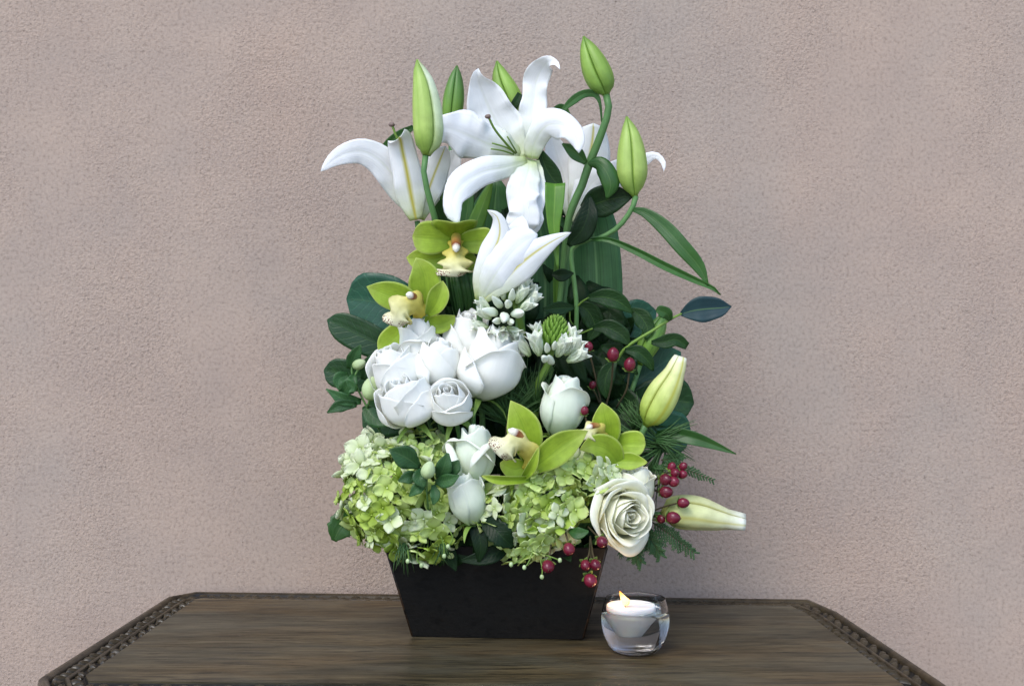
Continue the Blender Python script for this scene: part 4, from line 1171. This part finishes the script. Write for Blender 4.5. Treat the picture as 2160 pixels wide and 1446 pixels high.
# ------------------------------------------------------------------ hydrangeas
def floret_mesh(seed, mat):
    rr = random.Random(seed)
    md = MD()
    for k in range(4):
        a0 = k * math.pi / 2 + rr.uniform(-0.12, 0.12)
        L, W = rr.uniform(0.8, 1.15), rr.uniform(0.40, 0.60)
        lift = rr.uniform(-0.05, 0.38)
        tw = rr.uniform(-0.45, 0.45)
        rr_cup = rr.uniform(-0.12, 0.28)
        nv, nu = 6, 5
        G = np.zeros((nv, nu, 3))
        for i in range(nv):
            b = i / (nv - 1)
            wv = W * (0.10 + 0.95 * math.sin(math.pi * min(1, 0.06 + b * 0.72))) * (max(0.02, 1 - b ** 2.6) ** 0.62)
            for j in range(nu):
                u = -1 + 2 * j / (nu - 1)
                x = 0.05 + L * b
                y = u * wv
                z = lift * b - 0.45 * lift * b * b + rr_cup * u * u * b + tw * y * b + 0.03 * math.sin(5 * b + 3 * u + k)
                G[i, j] = (x * math.cos(a0) - y * math.sin(a0), x * math.sin(a0) + y * math.cos(a0), z + 0.015 * k)
        md.join(shell(G, 0.02))
    md.join(ellipsoid((0, 0, 0.06), (0.09, 0.09), n=6, m=4))
    return md.mesh("floret", mat)


FL = {m.name: [floret_mesh(100 + i, m) for i in range(9)] for m in (HYD, HYD_W, HYD_L)}


def fib(n):
    for i in range(n):
        z = 1 - 2 * (i + 0.5) / n
        a = i * 2.39996
        r = math.sqrt(1 - z * z)
        yield np.array([r * math.cos(a), r * math.sin(a), z])


def hydrangea(lobes, label, choose, size, seed, hang=()):
    rr = random.Random(seed)
    c0 = P(*lobes[0][0])
    t = thing("hydrangea", c0, label, "hydrangea", "green hydrangea heads")
    E = [(P(*c), np.array(r) * px(c[2])) for c, r, _ in lobes]
    stalks = MD()
    for (c, r), (_, _, n) in zip(E, lobes):
        for u in fib(n):
            p = c + u * r * rr.uniform(0.84, 1.05)
            if any(np.linalg.norm((p - c2) / r2) < 0.82 for c2, r2 in E if c2 is not c):
                continue
            nn = nrm(u / r)
            if np.dot(nn, nrm(EYE - p)) < -0.3:
                continue
            nn = nrm(nn + np.array([rr.uniform(-.65, .65) for _ in range(3)]))
            q = Vector(nn).to_track_quat('Z', 'Y') @ Matrix.Rotation(rr.uniform(0, 6.28), 3, 'Z').to_quaternion()
            xx = CX + p[0] * F / p[1]
            yy = HY + (EYE[2] - p[2]) * F / p[1]
            m = choose(xx, yy, rr)
            sc = size * px(0) * rr.uniform(0.62, 1.3)
            inst("floret", rr.choice(FL[m.name]), t, p, q, sc)
            mid = (p + c) / 2 + np.array([0, 0, -0.006])
            stalks.join(tube3([p - nn * 0.001, mid, c], [0.0006, 0.0007, 0.0008], 4, 4))
    for pts in hang:
        stalks.join(tube([(*p, 1.6) for p in pts], 5))
        part("small_bud", ellipsoid(P(*pts[-1]), (4.5 * px(pts[-1][2]), 5.5 * px(pts[-1][2])), n=8, m=6), LBUD, t)
    part("stalks", stalks, STEM_L, t, kind="stuff")
    ft = foot((c0[0] - cen[0]) * 0.5, -0.02)
    part("stem", tube3([c0, (c0 + ft) / 2, ft], [0.003, 0.003, 0.003]), STEM, t)
    return t


def ch1(x, y, rr):
    q = rr.random()
    if y < 1005 and x < 800:
        return HYD_W
    if y < 1010 and x < 860:
        return HYD_W if q < 0.6 else HYD
    if x < 830:
        return HYD_L if q < 0.38 else (HYD if q < 0.88 else HYD_W)
    return HYD if q < 0.62 else (HYD_L if q < 0.76 else HYD_W)


def ch2(x, y, rr):
    q = rr.random()
    return HYD if q < 0.62 else (HYD_W if q < 0.90 else HYD_L)


hydrangea([((835, 1050, -9), (114, 80, 112), 190), ((890, 962, -7), (74, 50, 52), 52), ((905, 1110, -10), (66, 56, 68), 48), ((785, 970, -7), (50, 44, 46), 32)],
          "large lime and white hydrangea head hanging over the planter's left side", ch1, 24.5, 21,
          [[(880, 1165, -14), (880, 1180, -14), (889, 1192, -14)], [(930, 1130, -14), (936, 1150, -14), (937, 1172, -14)], [(950, 1120, -14), (955, 1136, -14), (945, 1152, -14)], [(860, 1160, -14), (862, 1175, -14), (860, 1183, -14)]])
hydrangea([((1130, 1080, -10), (92, 66, 84), 135), ((1215, 1003, -9.5), (80, 52, 44), 64), ((1095, 1130, -11), (52, 44, 50), 34), ((1050, 1072, -11), (50, 50, 48), 36)],
          "pale lime hydrangea head at the centre between the dark spiny leaf and cream rose", ch2, 24.5, 22,
          [[(1110, 1170, -14), (1090, 1185, -14.5), (1078, 1190, -14.5)], [(1120, 1175, -14), (1112, 1190, -14.5), (1106, 1196, -14.5)], [(1150, 1170, -14), (1166, 1175, -14.5), (1181, 1181, -14.5)], [(1140, 1180, -14), (1144, 1200, -14.5), (1143, 1216, -14.5)]])


# ------------------------------------------------------------------ star flower spikes
def star_mesh(seed):
    rr = random.Random(seed)
    md = MD()
    for k in range(6):
        a = k * math.pi / 3 + rr.uniform(-.1, .1)
        op = rr.uniform(0.18, 0.34)
        o = np.array([math.cos(a), math.sin(a), 0])
        pts = [o * 0.06, o * 0.30 * op + np.array([0, 0, 0.35]), o * 0.80 * op + np.array([0, 0, 0.72]), o * 1.45 * op + np.array([0, 0, 1.05])]
        md.join(blade3(pts, [0.16, 0.50, 0.50, 0.02], [-o + np.array([0, 0, 0.6])] * 4, nv=10, nu=7, cup=0.30, th=0.012, rt=0.0))
    md.join(ellipsoid((0, 0, 0.3), (0.14, 0.2), n=6, m=5))
    return md.mesh("star_floret", STAR)


STARS = [star_mesh(60 + i) for i in range(4)]
sb = ellipsoid((0, 0, 0.5), (0.31, 0.74), n=12, m=9, ridges=3, ra=0.12, tip=0.55)
SB_ME, SBG_ME = sb.mesh("star_bud", SBUD), sb.mesh("green_bud", SBUD_G)


def spike(stem_pts, axis, label, stars, cone, sz, seed):
    rr = random.Random(seed)
    d = stem_pts[0][2]
    t = thing("star_flower_spike", P(*stem_pts[0][:3]), label, "star flower", "white star flower spikes")
    part("stem", tube(stem_pts), STEM_L, t)
    for (x, y, dd, ux, uy, uz, s, kind) in stars:
        uz2 = uz * (0.42 if kind == 's' else 1.0)
        q = Vector((ux, -uz2, uy + (0.25 if kind == 's' else 0))).normalized().to_track_quat('Z', 'Y') @ Matrix.Rotation(rr.uniform(0, 6.28), 3, 'Z').to_quaternion()
        me = rr.choice(STARS) if kind == 's' else SB_ME
        inst("floret" if kind == 's' else "flower_bud", me, t, P(x, y, dd), q, s * (1.42 if kind == 's' else 1.1) * px(dd))
    (bx, by, bd), (tx, ty, td), rad, nn = cone
    a, b = P(bx, by, bd), P(tx, ty, td)
    L = b - a
    up = nrm(L)
    s1 = nrm(np.cross(up, np.array([0.1, 1, 0.2])))
    s2 = np.cross(up, s1)
    for i in range(nn):
        f_ = i / (nn - 1)
        ang = i * 2.39996
        r_ = rad * px(bd) * math.sqrt(max(0, 1 - f_ ** 1.8))
        o = s1 * math.cos(ang) + s2 * math.sin(ang)
        p = a + L * f_ + o * r_
        q = Vector(o * (0.75 - 0.5 * f_) + up).normalized().to_track_quat('Z', 'Y')
        inst("green_bud", SBG_ME, t, p, q, sz * px(bd) * (1.25 - 0.6 * f_))
    return t


spike([(1095, 760, -4, 7), (1101, 700, -4, 8), (1092, 660, -5, 7), (1080, 625, -5, 5)], None, "white star flower spike under the half-open lily",
      [(1030, 690, -7, -0.9, -0.1, 0.6, 26, 's'), (1050, 695, -8, -0.2, -0.5, 0.9, 26, 's'), (1045, 660, -8, -0.6, 0.1, 0.9, 28, 'b'), (1070, 690, -8, 0.5, -0.6, 0.8, 28, 's'),
       (1064, 665, -9, 0, -0.3, 1, 30, 'b'), (1084, 662, -8.6, 0.4, 0, 1, 30, 'b'), (1090, 640, -7.6, 0.4, 0.6, 0.5, 30, 's'), (1105, 645, -7, 0.8, 0.4, 0.5, 30, 's'), (1100, 625, -6.4, 0.3, 0.9, 0.4, 28, 's'),
       (1072, 645, -8.6, 0, 0.2, 1, 24, 'b'), (1056, 645, -8, -0.4, 0.4, 0.8, 24, 'b'), (1062, 628, -7.4, -0.2, 0.8, 0.5, 22, 'b'), (1078, 632, -8, 0.1, 0.5, 0.8, 22, 'b'), (1036, 672, -7.6, -0.8, 0.3, 0.6, 26, 's'), (1052, 676, -8.6, -0.3, -0.1, 1, 22, 'b'), (1074, 676, -9, 0.2, -0.2, 1, 22, 'b'), (1062, 690, -8.6, 0, -0.5, 0.9, 26, 's'), (1034, 655, -7.4, -0.8, 0.5, 0.5, 26, 's'), (1096, 655, -8, 0.7, 0.2, 0.7, 26, 's'), (1050, 632, -7.4, -0.4, 0.7, 0.5, 18, 'b'), (1112, 632, -6, 0.7, 0.8, 0.3, 26, 's'), (1086, 618, -6.4, 0.1, 0.9, 0.4, 18, 'b')],
      ((1082, 640, -5.6), (1088, 612, -5.6), 12, 22), 14, 31)
spike([(1120, 990, -3, 7), (1128, 880, -4, 8), (1136, 810, -5, 9), (1155, 770, -6, 8), (1165, 730, -6, 6)], None, "white star flower spike with a green bud cone at the centre",
      [(1118, 750, -8, -0.8, 0.7, 0.5, 34, 's'), (1106, 738, -7.4, -0.9, 0.5, 0.3, 30, 's'), (1138, 750, -9, -0.25, 0.7, 0.8, 36, 's'), (1142, 722, -7.6, -0.35, 0.9, 0.3, 30, 's'),
       (1175, 752, -9, 0.4, 0.5, 0.9, 34, 's'), (1190, 748, -8.4, 0.75, 0.55, 0.5, 36, 's'), (1196, 762, -8.4, 0.9, 0.25, 0.5, 34, 's'), (1190, 732, -7.4, 0.6, 0.9, 0.2, 34, 's'), (1164, 764, -8.6, -0.2, 0.3, 0.9, 24, 'b'),
       (1154, 740, -9.6, -0.05, 0.5, 1, 20, 'b'), (1168, 735, -9.6, 0.1, 0.5, 1, 18, 'b'), (1180, 735, -9, 0.3, 0.6, 0.8, 20, 'b'), (1150, 758, -9.4, -0.1, 0.1, 1, 24, 'b')],
      ((1163, 738, -7.4), (1174, 676, -7.4), 25, 110), 14, 32)


# ------------------------------------------------------------------ berries
def berry_sprig(berries, branches, label):
    b0 = branches[0][0]
    t = thing("berry_sprig", P(*b0[:3]), label, "berry sprig", "sprigs of red hypericum berries")
    md = MD()
    for br_ in branches:
        md.join(tube([(*p, 2.0) for p in br_], 6))
    part("stem", md, TWIG, t)
    for (x, y, d, r, ux, uy, uz) in berries:
        k = px(d)
        ax = np.array(Vector((ux, -uz, uy)).normalized())
        c = P(x, y, d)
        bo = part("berry", ellipsoid(c, (r * k, r * 1.16 * k), ax, n=15, m=10, ridges=3, ra=0.035, tip=0.10), BERRY, t)
        part("style", tube3([c + ax * r * 1.15 * k, c + ax * r * 1.45 * k], [0.0007, 0.0003], 5, 2), TWIG, bo)
        cm = MD()
        M = np.array(Vector(ax).to_track_quat('Z', 'Y').to_matrix())
        for i in range(5):
            a = i * 1.2566
            o = M @ np.array([math.cos(a), math.sin(a), 0])
            b_ = c - ax * r * 1.15 * k
            pts = [b_, b_ + o * r * 0.75 * k + ax * r * 0.05 * k, b_ + o * r * 1.25 * k + ax * r * 0.30 * k]
            cm.join(blade3(pts, [r * 0.4 * k, r * 0.75 * k, r * 0.08 * k], [ax] * 3, nv=5, nu=3, cup=0.3, th=0.0004))
        part("calyx", cm, CALYX, bo)
    return t


berry_sprig([(1242, 731, -3, 9, -0.1, 1, 0.3), (1293, 748, -5, 13, 0.1, 1, 0.4), (1328, 769, -6, 12.5, 0.1, 1, 0.4), (1250, 812, -3, 8, 0.3, 0.8, 0.5)],
            [[(1270, 880, -2), (1288, 820, -3), (1293, 764, -4.6)], [(1300, 860, -3), (1322, 820, -5), (1327, 784, -5.6)], [(1270, 860, -2), (1255, 790, -2.4), (1243, 742, -3)], [(1265, 850, -2), (1256, 830, -2.6), (1250, 820, -3)]],
            "four red berries scattered under the dark leafy branch")
berry_sprig([(1233, 866, -10, 8.5, 0.1, 1, 0.5)], [[(1243, 950, -8), (1240, 900, -9.4), (1234, 876, -9.8)]], "single small red berry between the greenish rose and the hidden orchid")
berry_sprig([(1417, 984, -9, 9, 0.3, 0.8, 0.5), (1441, 983, -9, 8.5, 0.6, 0.5, 0.6), (1440, 1000, -9.4, 9.5, 0.6, 0.1, 0.8), (1424, 997, -9.8, 10, 0.3, 0.1, 1), (1404, 1011, -10, 12.5, 0.6, 0.05, 0.9), (1421, 1015, -10.2, 11.5, 0.5, -0.2, 0.9), (1405, 1037, -10, 12.5, 0.8, 0, 0.6)],
            [[(1350, 1050, -5), (1375, 1030, -7), (1392, 1018, -9)], [(1375, 1030, -7), (1390, 1037, -9), (1396, 1037, -9.4)], [(1370, 1020, -6), (1400, 1000, -8), (1412, 994, -8.6)], [(1375, 1010, -6), (1420, 992, -8), (1434, 988, -8.6)]],
            "cluster of seven red berries at right below the pointed lily leaf")
berry_sprig([(1441, 1060, -10, 11, 0.9, 0, 0.4), (1420, 1091, -11, 13, 0.9, -0.05, 0.5), (1395, 1094, -9.4, 9, 0.6, 0, 0.6)],
            [[(1350, 1090, -6), (1395, 1070, -8.6), (1428, 1061, -9.6)], [(1360, 1090, -7), (1390, 1086, -9), (1406, 1090, -10.4)], [(1360, 1095, -7), (1376, 1096, -8.6), (1386, 1095, -9)]],
            "three red berries in front of the sideways cream lily bud")
berry_sprig([(1270, 1142, -16, 12.5, 0.2, -0.2, 1), (1200, 1157, -15.4, 13, 0.1, -0.5, 0.9), (1156, 1194, -15, 14, 0, -0.3, 1), (1235, 1191, -14.5, 11.5, 0.1, -0.3, 1), (1256, 1190, -14.8, 11.5, 0.2, -0.4, 0.9), (1245, 1223, -14.6, 14, 0.2, -0.45, 0.9)],
            [[(1240, 1110, -11), (1255, 1125, -13), (1266, 1136, -15)], [(1190, 1110, -11), (1195, 1130, -13.4), (1199, 1145, -14.8)], [(1165, 1130, -11), (1160, 1165, -13.6), (1157, 1184, -14.4)],
             [(1245, 1130, -11), (1243, 1165, -13), (1237, 1182, -14)], [(1245, 1130, -11), (1250, 1165, -13.2), (1254, 1180, -14.2)], [(1246, 1150, -12), (1246, 1195, -13.8), (1246, 1210, -14)]],
            "six red berries hanging over the front of the black planter")


# ------------------------------------------------------------------ bud sprigs
def sprig(base, stems, leaves, buds, label, mat=SPRIG):
    t = thing("bud_sprig", P(*base), label, "bud sprig", "leafy sprigs with pale buds")
    for s in stems:
        part("stem", tube([(*p, 2.4) for p in s], 6), STEM, t)
    for i, sp in enumerate(leaves):
        part("leaf_blade", blade(sp, cup=0.25, groove=0.08, ruffle=0.06, nv=12, nu=7, ph=i), mat, t)
    for (x, y, d, r, h, ux, uy) in buds:
        part("flower_bud", ellipsoid(P(x, y, d), (r * px(d), h * px(d)), (ux, -0.2, uy), n=15, m=10, ridges=5, ra=0.06, tip=0.2), LBUD, t)
    return t


sprig((760, 850, -4), [[(830, 960, -2), (775, 860, -3.6), (748, 800, -4), (757, 775, -4.4)], [(775, 860, -3.6), (780, 840, -4.6)], [(752, 820, -4), (742, 780, -4), (750, 745, -4)]],
      [[(738, 778, -4, 16), (748, 752, -4.6, 30), (761, 727, -5, 4)], [(735, 790, -4.2, 12), (716, 800, -4.8, 30), (716, 822, -5, 6)], [(720, 835, -4.4, 14), (735, 815, -5, 34), (752, 822, -5, 10)],
       [(762, 846, -4, 12), (726, 842, -4.8, 28), (688, 820, -5, 3)], [(752, 852, -4.4, 12), (716, 856, -5, 26), (690, 870, -5.2, 3)], [(770, 855, -3.4, 14), (790, 880, -4.2, 40), (830, 895, -4.6, 6)],
       [(748, 790, -4.6, 10), (742, 805, -5, 24), (744, 830, -5, 4)], [(768, 800, -3, 14), (775, 770, -3.4, 26), (790, 745, -3.4, 4)]],
      [(756, 768, -5.4, 11, 14, 0.8, 0.3), (782, 821, -6, 18, 24, 0.2, 1)], "leafy sprig with two pale buds left of the white roses")
sprig((905, 1040, -14), [[(905, 1090, -12), (900, 1030, -14.6), (901, 1000, -15)], [(903, 1040, -14), (880, 1010, -15)], [(903, 1040, -14), (930, 1010, -15)]],
      [[(886, 985, -15, 10), (852, 962, -16, 50), (821, 948, -16.4, 4)], [(925, 1010, -15, 12), (936, 985, -16, 36), (945, 955, -16, 6)], [(918, 1016, -15, 10), (944, 1013, -16, 30), (969, 1002, -16.4, 3)],
       [(884, 1004, -15, 8), (862, 1006, -16, 28), (840, 1014, -16.2, 4)], [(896, 1018, -15, 10), (880, 1030, -16, 24), (863, 1046, -16, 4)], [(893, 988, -15.2, 10), (886, 1008, -16.2, 32), (896, 1028, -16.2, 5)],
       [(914, 1022, -15, 8), (918, 1045, -15.6, 22), (914, 1064, -15.6, 4)], [(935, 1015, -15, 8), (958, 985, -15.6, 30), (968, 970, -15.6, 4)]],
      [(903, 992, -16.6, 15, 18, 0.3, 0.9)], "dark leafy sprig with one green bud lying over the left hydrangea")


# ------------------------------------------------------------------ pine and cedar
def pine(origin, rays, label, rad=1.3, seed=1, curve=0.15):
    rr = random.Random(seed)
    t = thing("pine_sprig", P(*origin), label, "pine sprig", "long needled pine sprigs")
    md = MD()
    for (ox, oy, od, a0, a1, l0, l1, nn) in rays:
        for i in range(nn):
            a = R(rr.uniform(a0, a1))
            L = rr.uniform(l0, l1)
            dd = rr.uniform(-1.6, 3) * L / 100
            x0, y0 = ox + rr.uniform(-8, 8), oy + rr.uniform(-8, 8)
            cv = rr.uniform(-curve, curve)
            p1 = (x0 + math.cos(a + cv) * L * 0.5, y0 - math.sin(a + cv) * L * 0.5, od + dd * 0.5 - 0.3)
            p2 = (x0 + math.cos(a) * L, y0 - math.sin(a) * L, od + dd)
            md.join(tube([(x0, y0, od, rad), (*p1, rad), (*p2, rad * 0.35)], 4, 4))
    part("needles", md, PINE, t, kind="stuff")
    ox, oy, od = rays[0][:3]
    part("stem", tube3([P(ox, oy, od), (P(ox, oy, od) + foot(0, 0)) / 2, foot(0, 0)], [0.002, 0.0025, 0.003], 6), TWIG, t)
    return t


pine((1085, 885, -5), [(1070, 890, -5, 30, 160, 60, 120, 110), (1130, 860, -5, 60, 170, 50, 110, 70), (1100, 850, -3, 40, 150, 50, 110, 60)], "dark fan of pine needles between the white rose cluster and greenish rose", seed=41)
pine((1370, 950, -6), [(1400, 940, -5.4, 130, 260, 60, 150, 90), (1390, 925, -7, -60, 40, 40, 90, 60), (1345, 900, -3.5, 20, 150, 30, 70, 50), (1380, 985, -7, -70, 20, 20, 50, 30)], "green pine needles fanning out at right behind the red berries", seed=42)
pine((850, 1150, -12), [(850, 1150, -12.5, 250, 300, 30, 62, 26), (930, 1150, -12.5, 230, 310, 20, 46, 16)], "sparse pine needles hanging down over the planter's left corner", seed=43)


def cedar(spines, label, seed, droop=1.0, sz=26):
    rr = random.Random(seed)
    t = thing("cedar_frond", P(*spines[0][0]), label, "cedar frond", "feathery cedar fronds")
    for sp in spines:
        S = resample([P(*p) for p in sp], 16)
        part("stem", tube3(S, np.linspace(0.0011, 0.0005, 16), 5, 16), TWIG, t)
        md = MD()
        tg = nrm(np.gradient(S, axis=0))
        for i in range(1, 16):
            for side in (-1, 1):
                vd = nrm(EYE - S[i])
                s = np.cross(tg[i], vd) * side
                L = sz * px(sp[0][2]) * (1.15 - 0.7 * i / 15) * rr.uniform(0.7, 1.2)
                e_ = S[i] + (s * 0.75 + tg[i] * 0.75) * L + np.array([0, 0, -0.25 * L * droop]) + vd * rr.uniform(-0.3, 0.3) * L
                m_ = (S[i] + e_) / 2 + np.array([0, 0, 0.05 * L])
                md.join(tube3([S[i], m_, e_], [0.0011, 0.0011, 0.0004], 4, 5))
                for k in range(1, 5):
                    q = S[i] + (e_ - S[i]) * k / 5
                    for s2 in (-1, 1):
                        dr = nrm(e_ - S[i])
                        o = nrm(np.cross(dr, vd)) * s2
                        ee = q + (o * 0.6 + dr * 0.8) * L * 0.26
                        md.join(tube3([q, ee], [0.0009, 0.0003], 4, 2))
        part("scale_leaves", md, CEDAR, t, kind="stuff")
    return t


cedar([[(1375, 1100, -8), (1415, 1128, -9), (1462, 1164, -9)]], "flat cedar frond drooping right under the sideways cream bud", 51)
cedar([[(1300, 1125, -9), (1330, 1152, -10), (1352, 1184, -10)], [(1350, 1110, -8), (1375, 1140, -9), (1392, 1168, -9)]], "cedar frond drooping beneath the large cream rose", 52, sz=30)
cedar([[(1400, 985, -7), (1450, 992, -7.5), (1502, 1012, -8)], [(1395, 970, -6), (1420, 966, -6.6), (1440, 962, -7)]], "thin dark cedar tip poking out right of the berry cluster", 53, sz=17, droop=0.3)

# ------------------------------------------------------------------ dark filler foliage inside the arrangement
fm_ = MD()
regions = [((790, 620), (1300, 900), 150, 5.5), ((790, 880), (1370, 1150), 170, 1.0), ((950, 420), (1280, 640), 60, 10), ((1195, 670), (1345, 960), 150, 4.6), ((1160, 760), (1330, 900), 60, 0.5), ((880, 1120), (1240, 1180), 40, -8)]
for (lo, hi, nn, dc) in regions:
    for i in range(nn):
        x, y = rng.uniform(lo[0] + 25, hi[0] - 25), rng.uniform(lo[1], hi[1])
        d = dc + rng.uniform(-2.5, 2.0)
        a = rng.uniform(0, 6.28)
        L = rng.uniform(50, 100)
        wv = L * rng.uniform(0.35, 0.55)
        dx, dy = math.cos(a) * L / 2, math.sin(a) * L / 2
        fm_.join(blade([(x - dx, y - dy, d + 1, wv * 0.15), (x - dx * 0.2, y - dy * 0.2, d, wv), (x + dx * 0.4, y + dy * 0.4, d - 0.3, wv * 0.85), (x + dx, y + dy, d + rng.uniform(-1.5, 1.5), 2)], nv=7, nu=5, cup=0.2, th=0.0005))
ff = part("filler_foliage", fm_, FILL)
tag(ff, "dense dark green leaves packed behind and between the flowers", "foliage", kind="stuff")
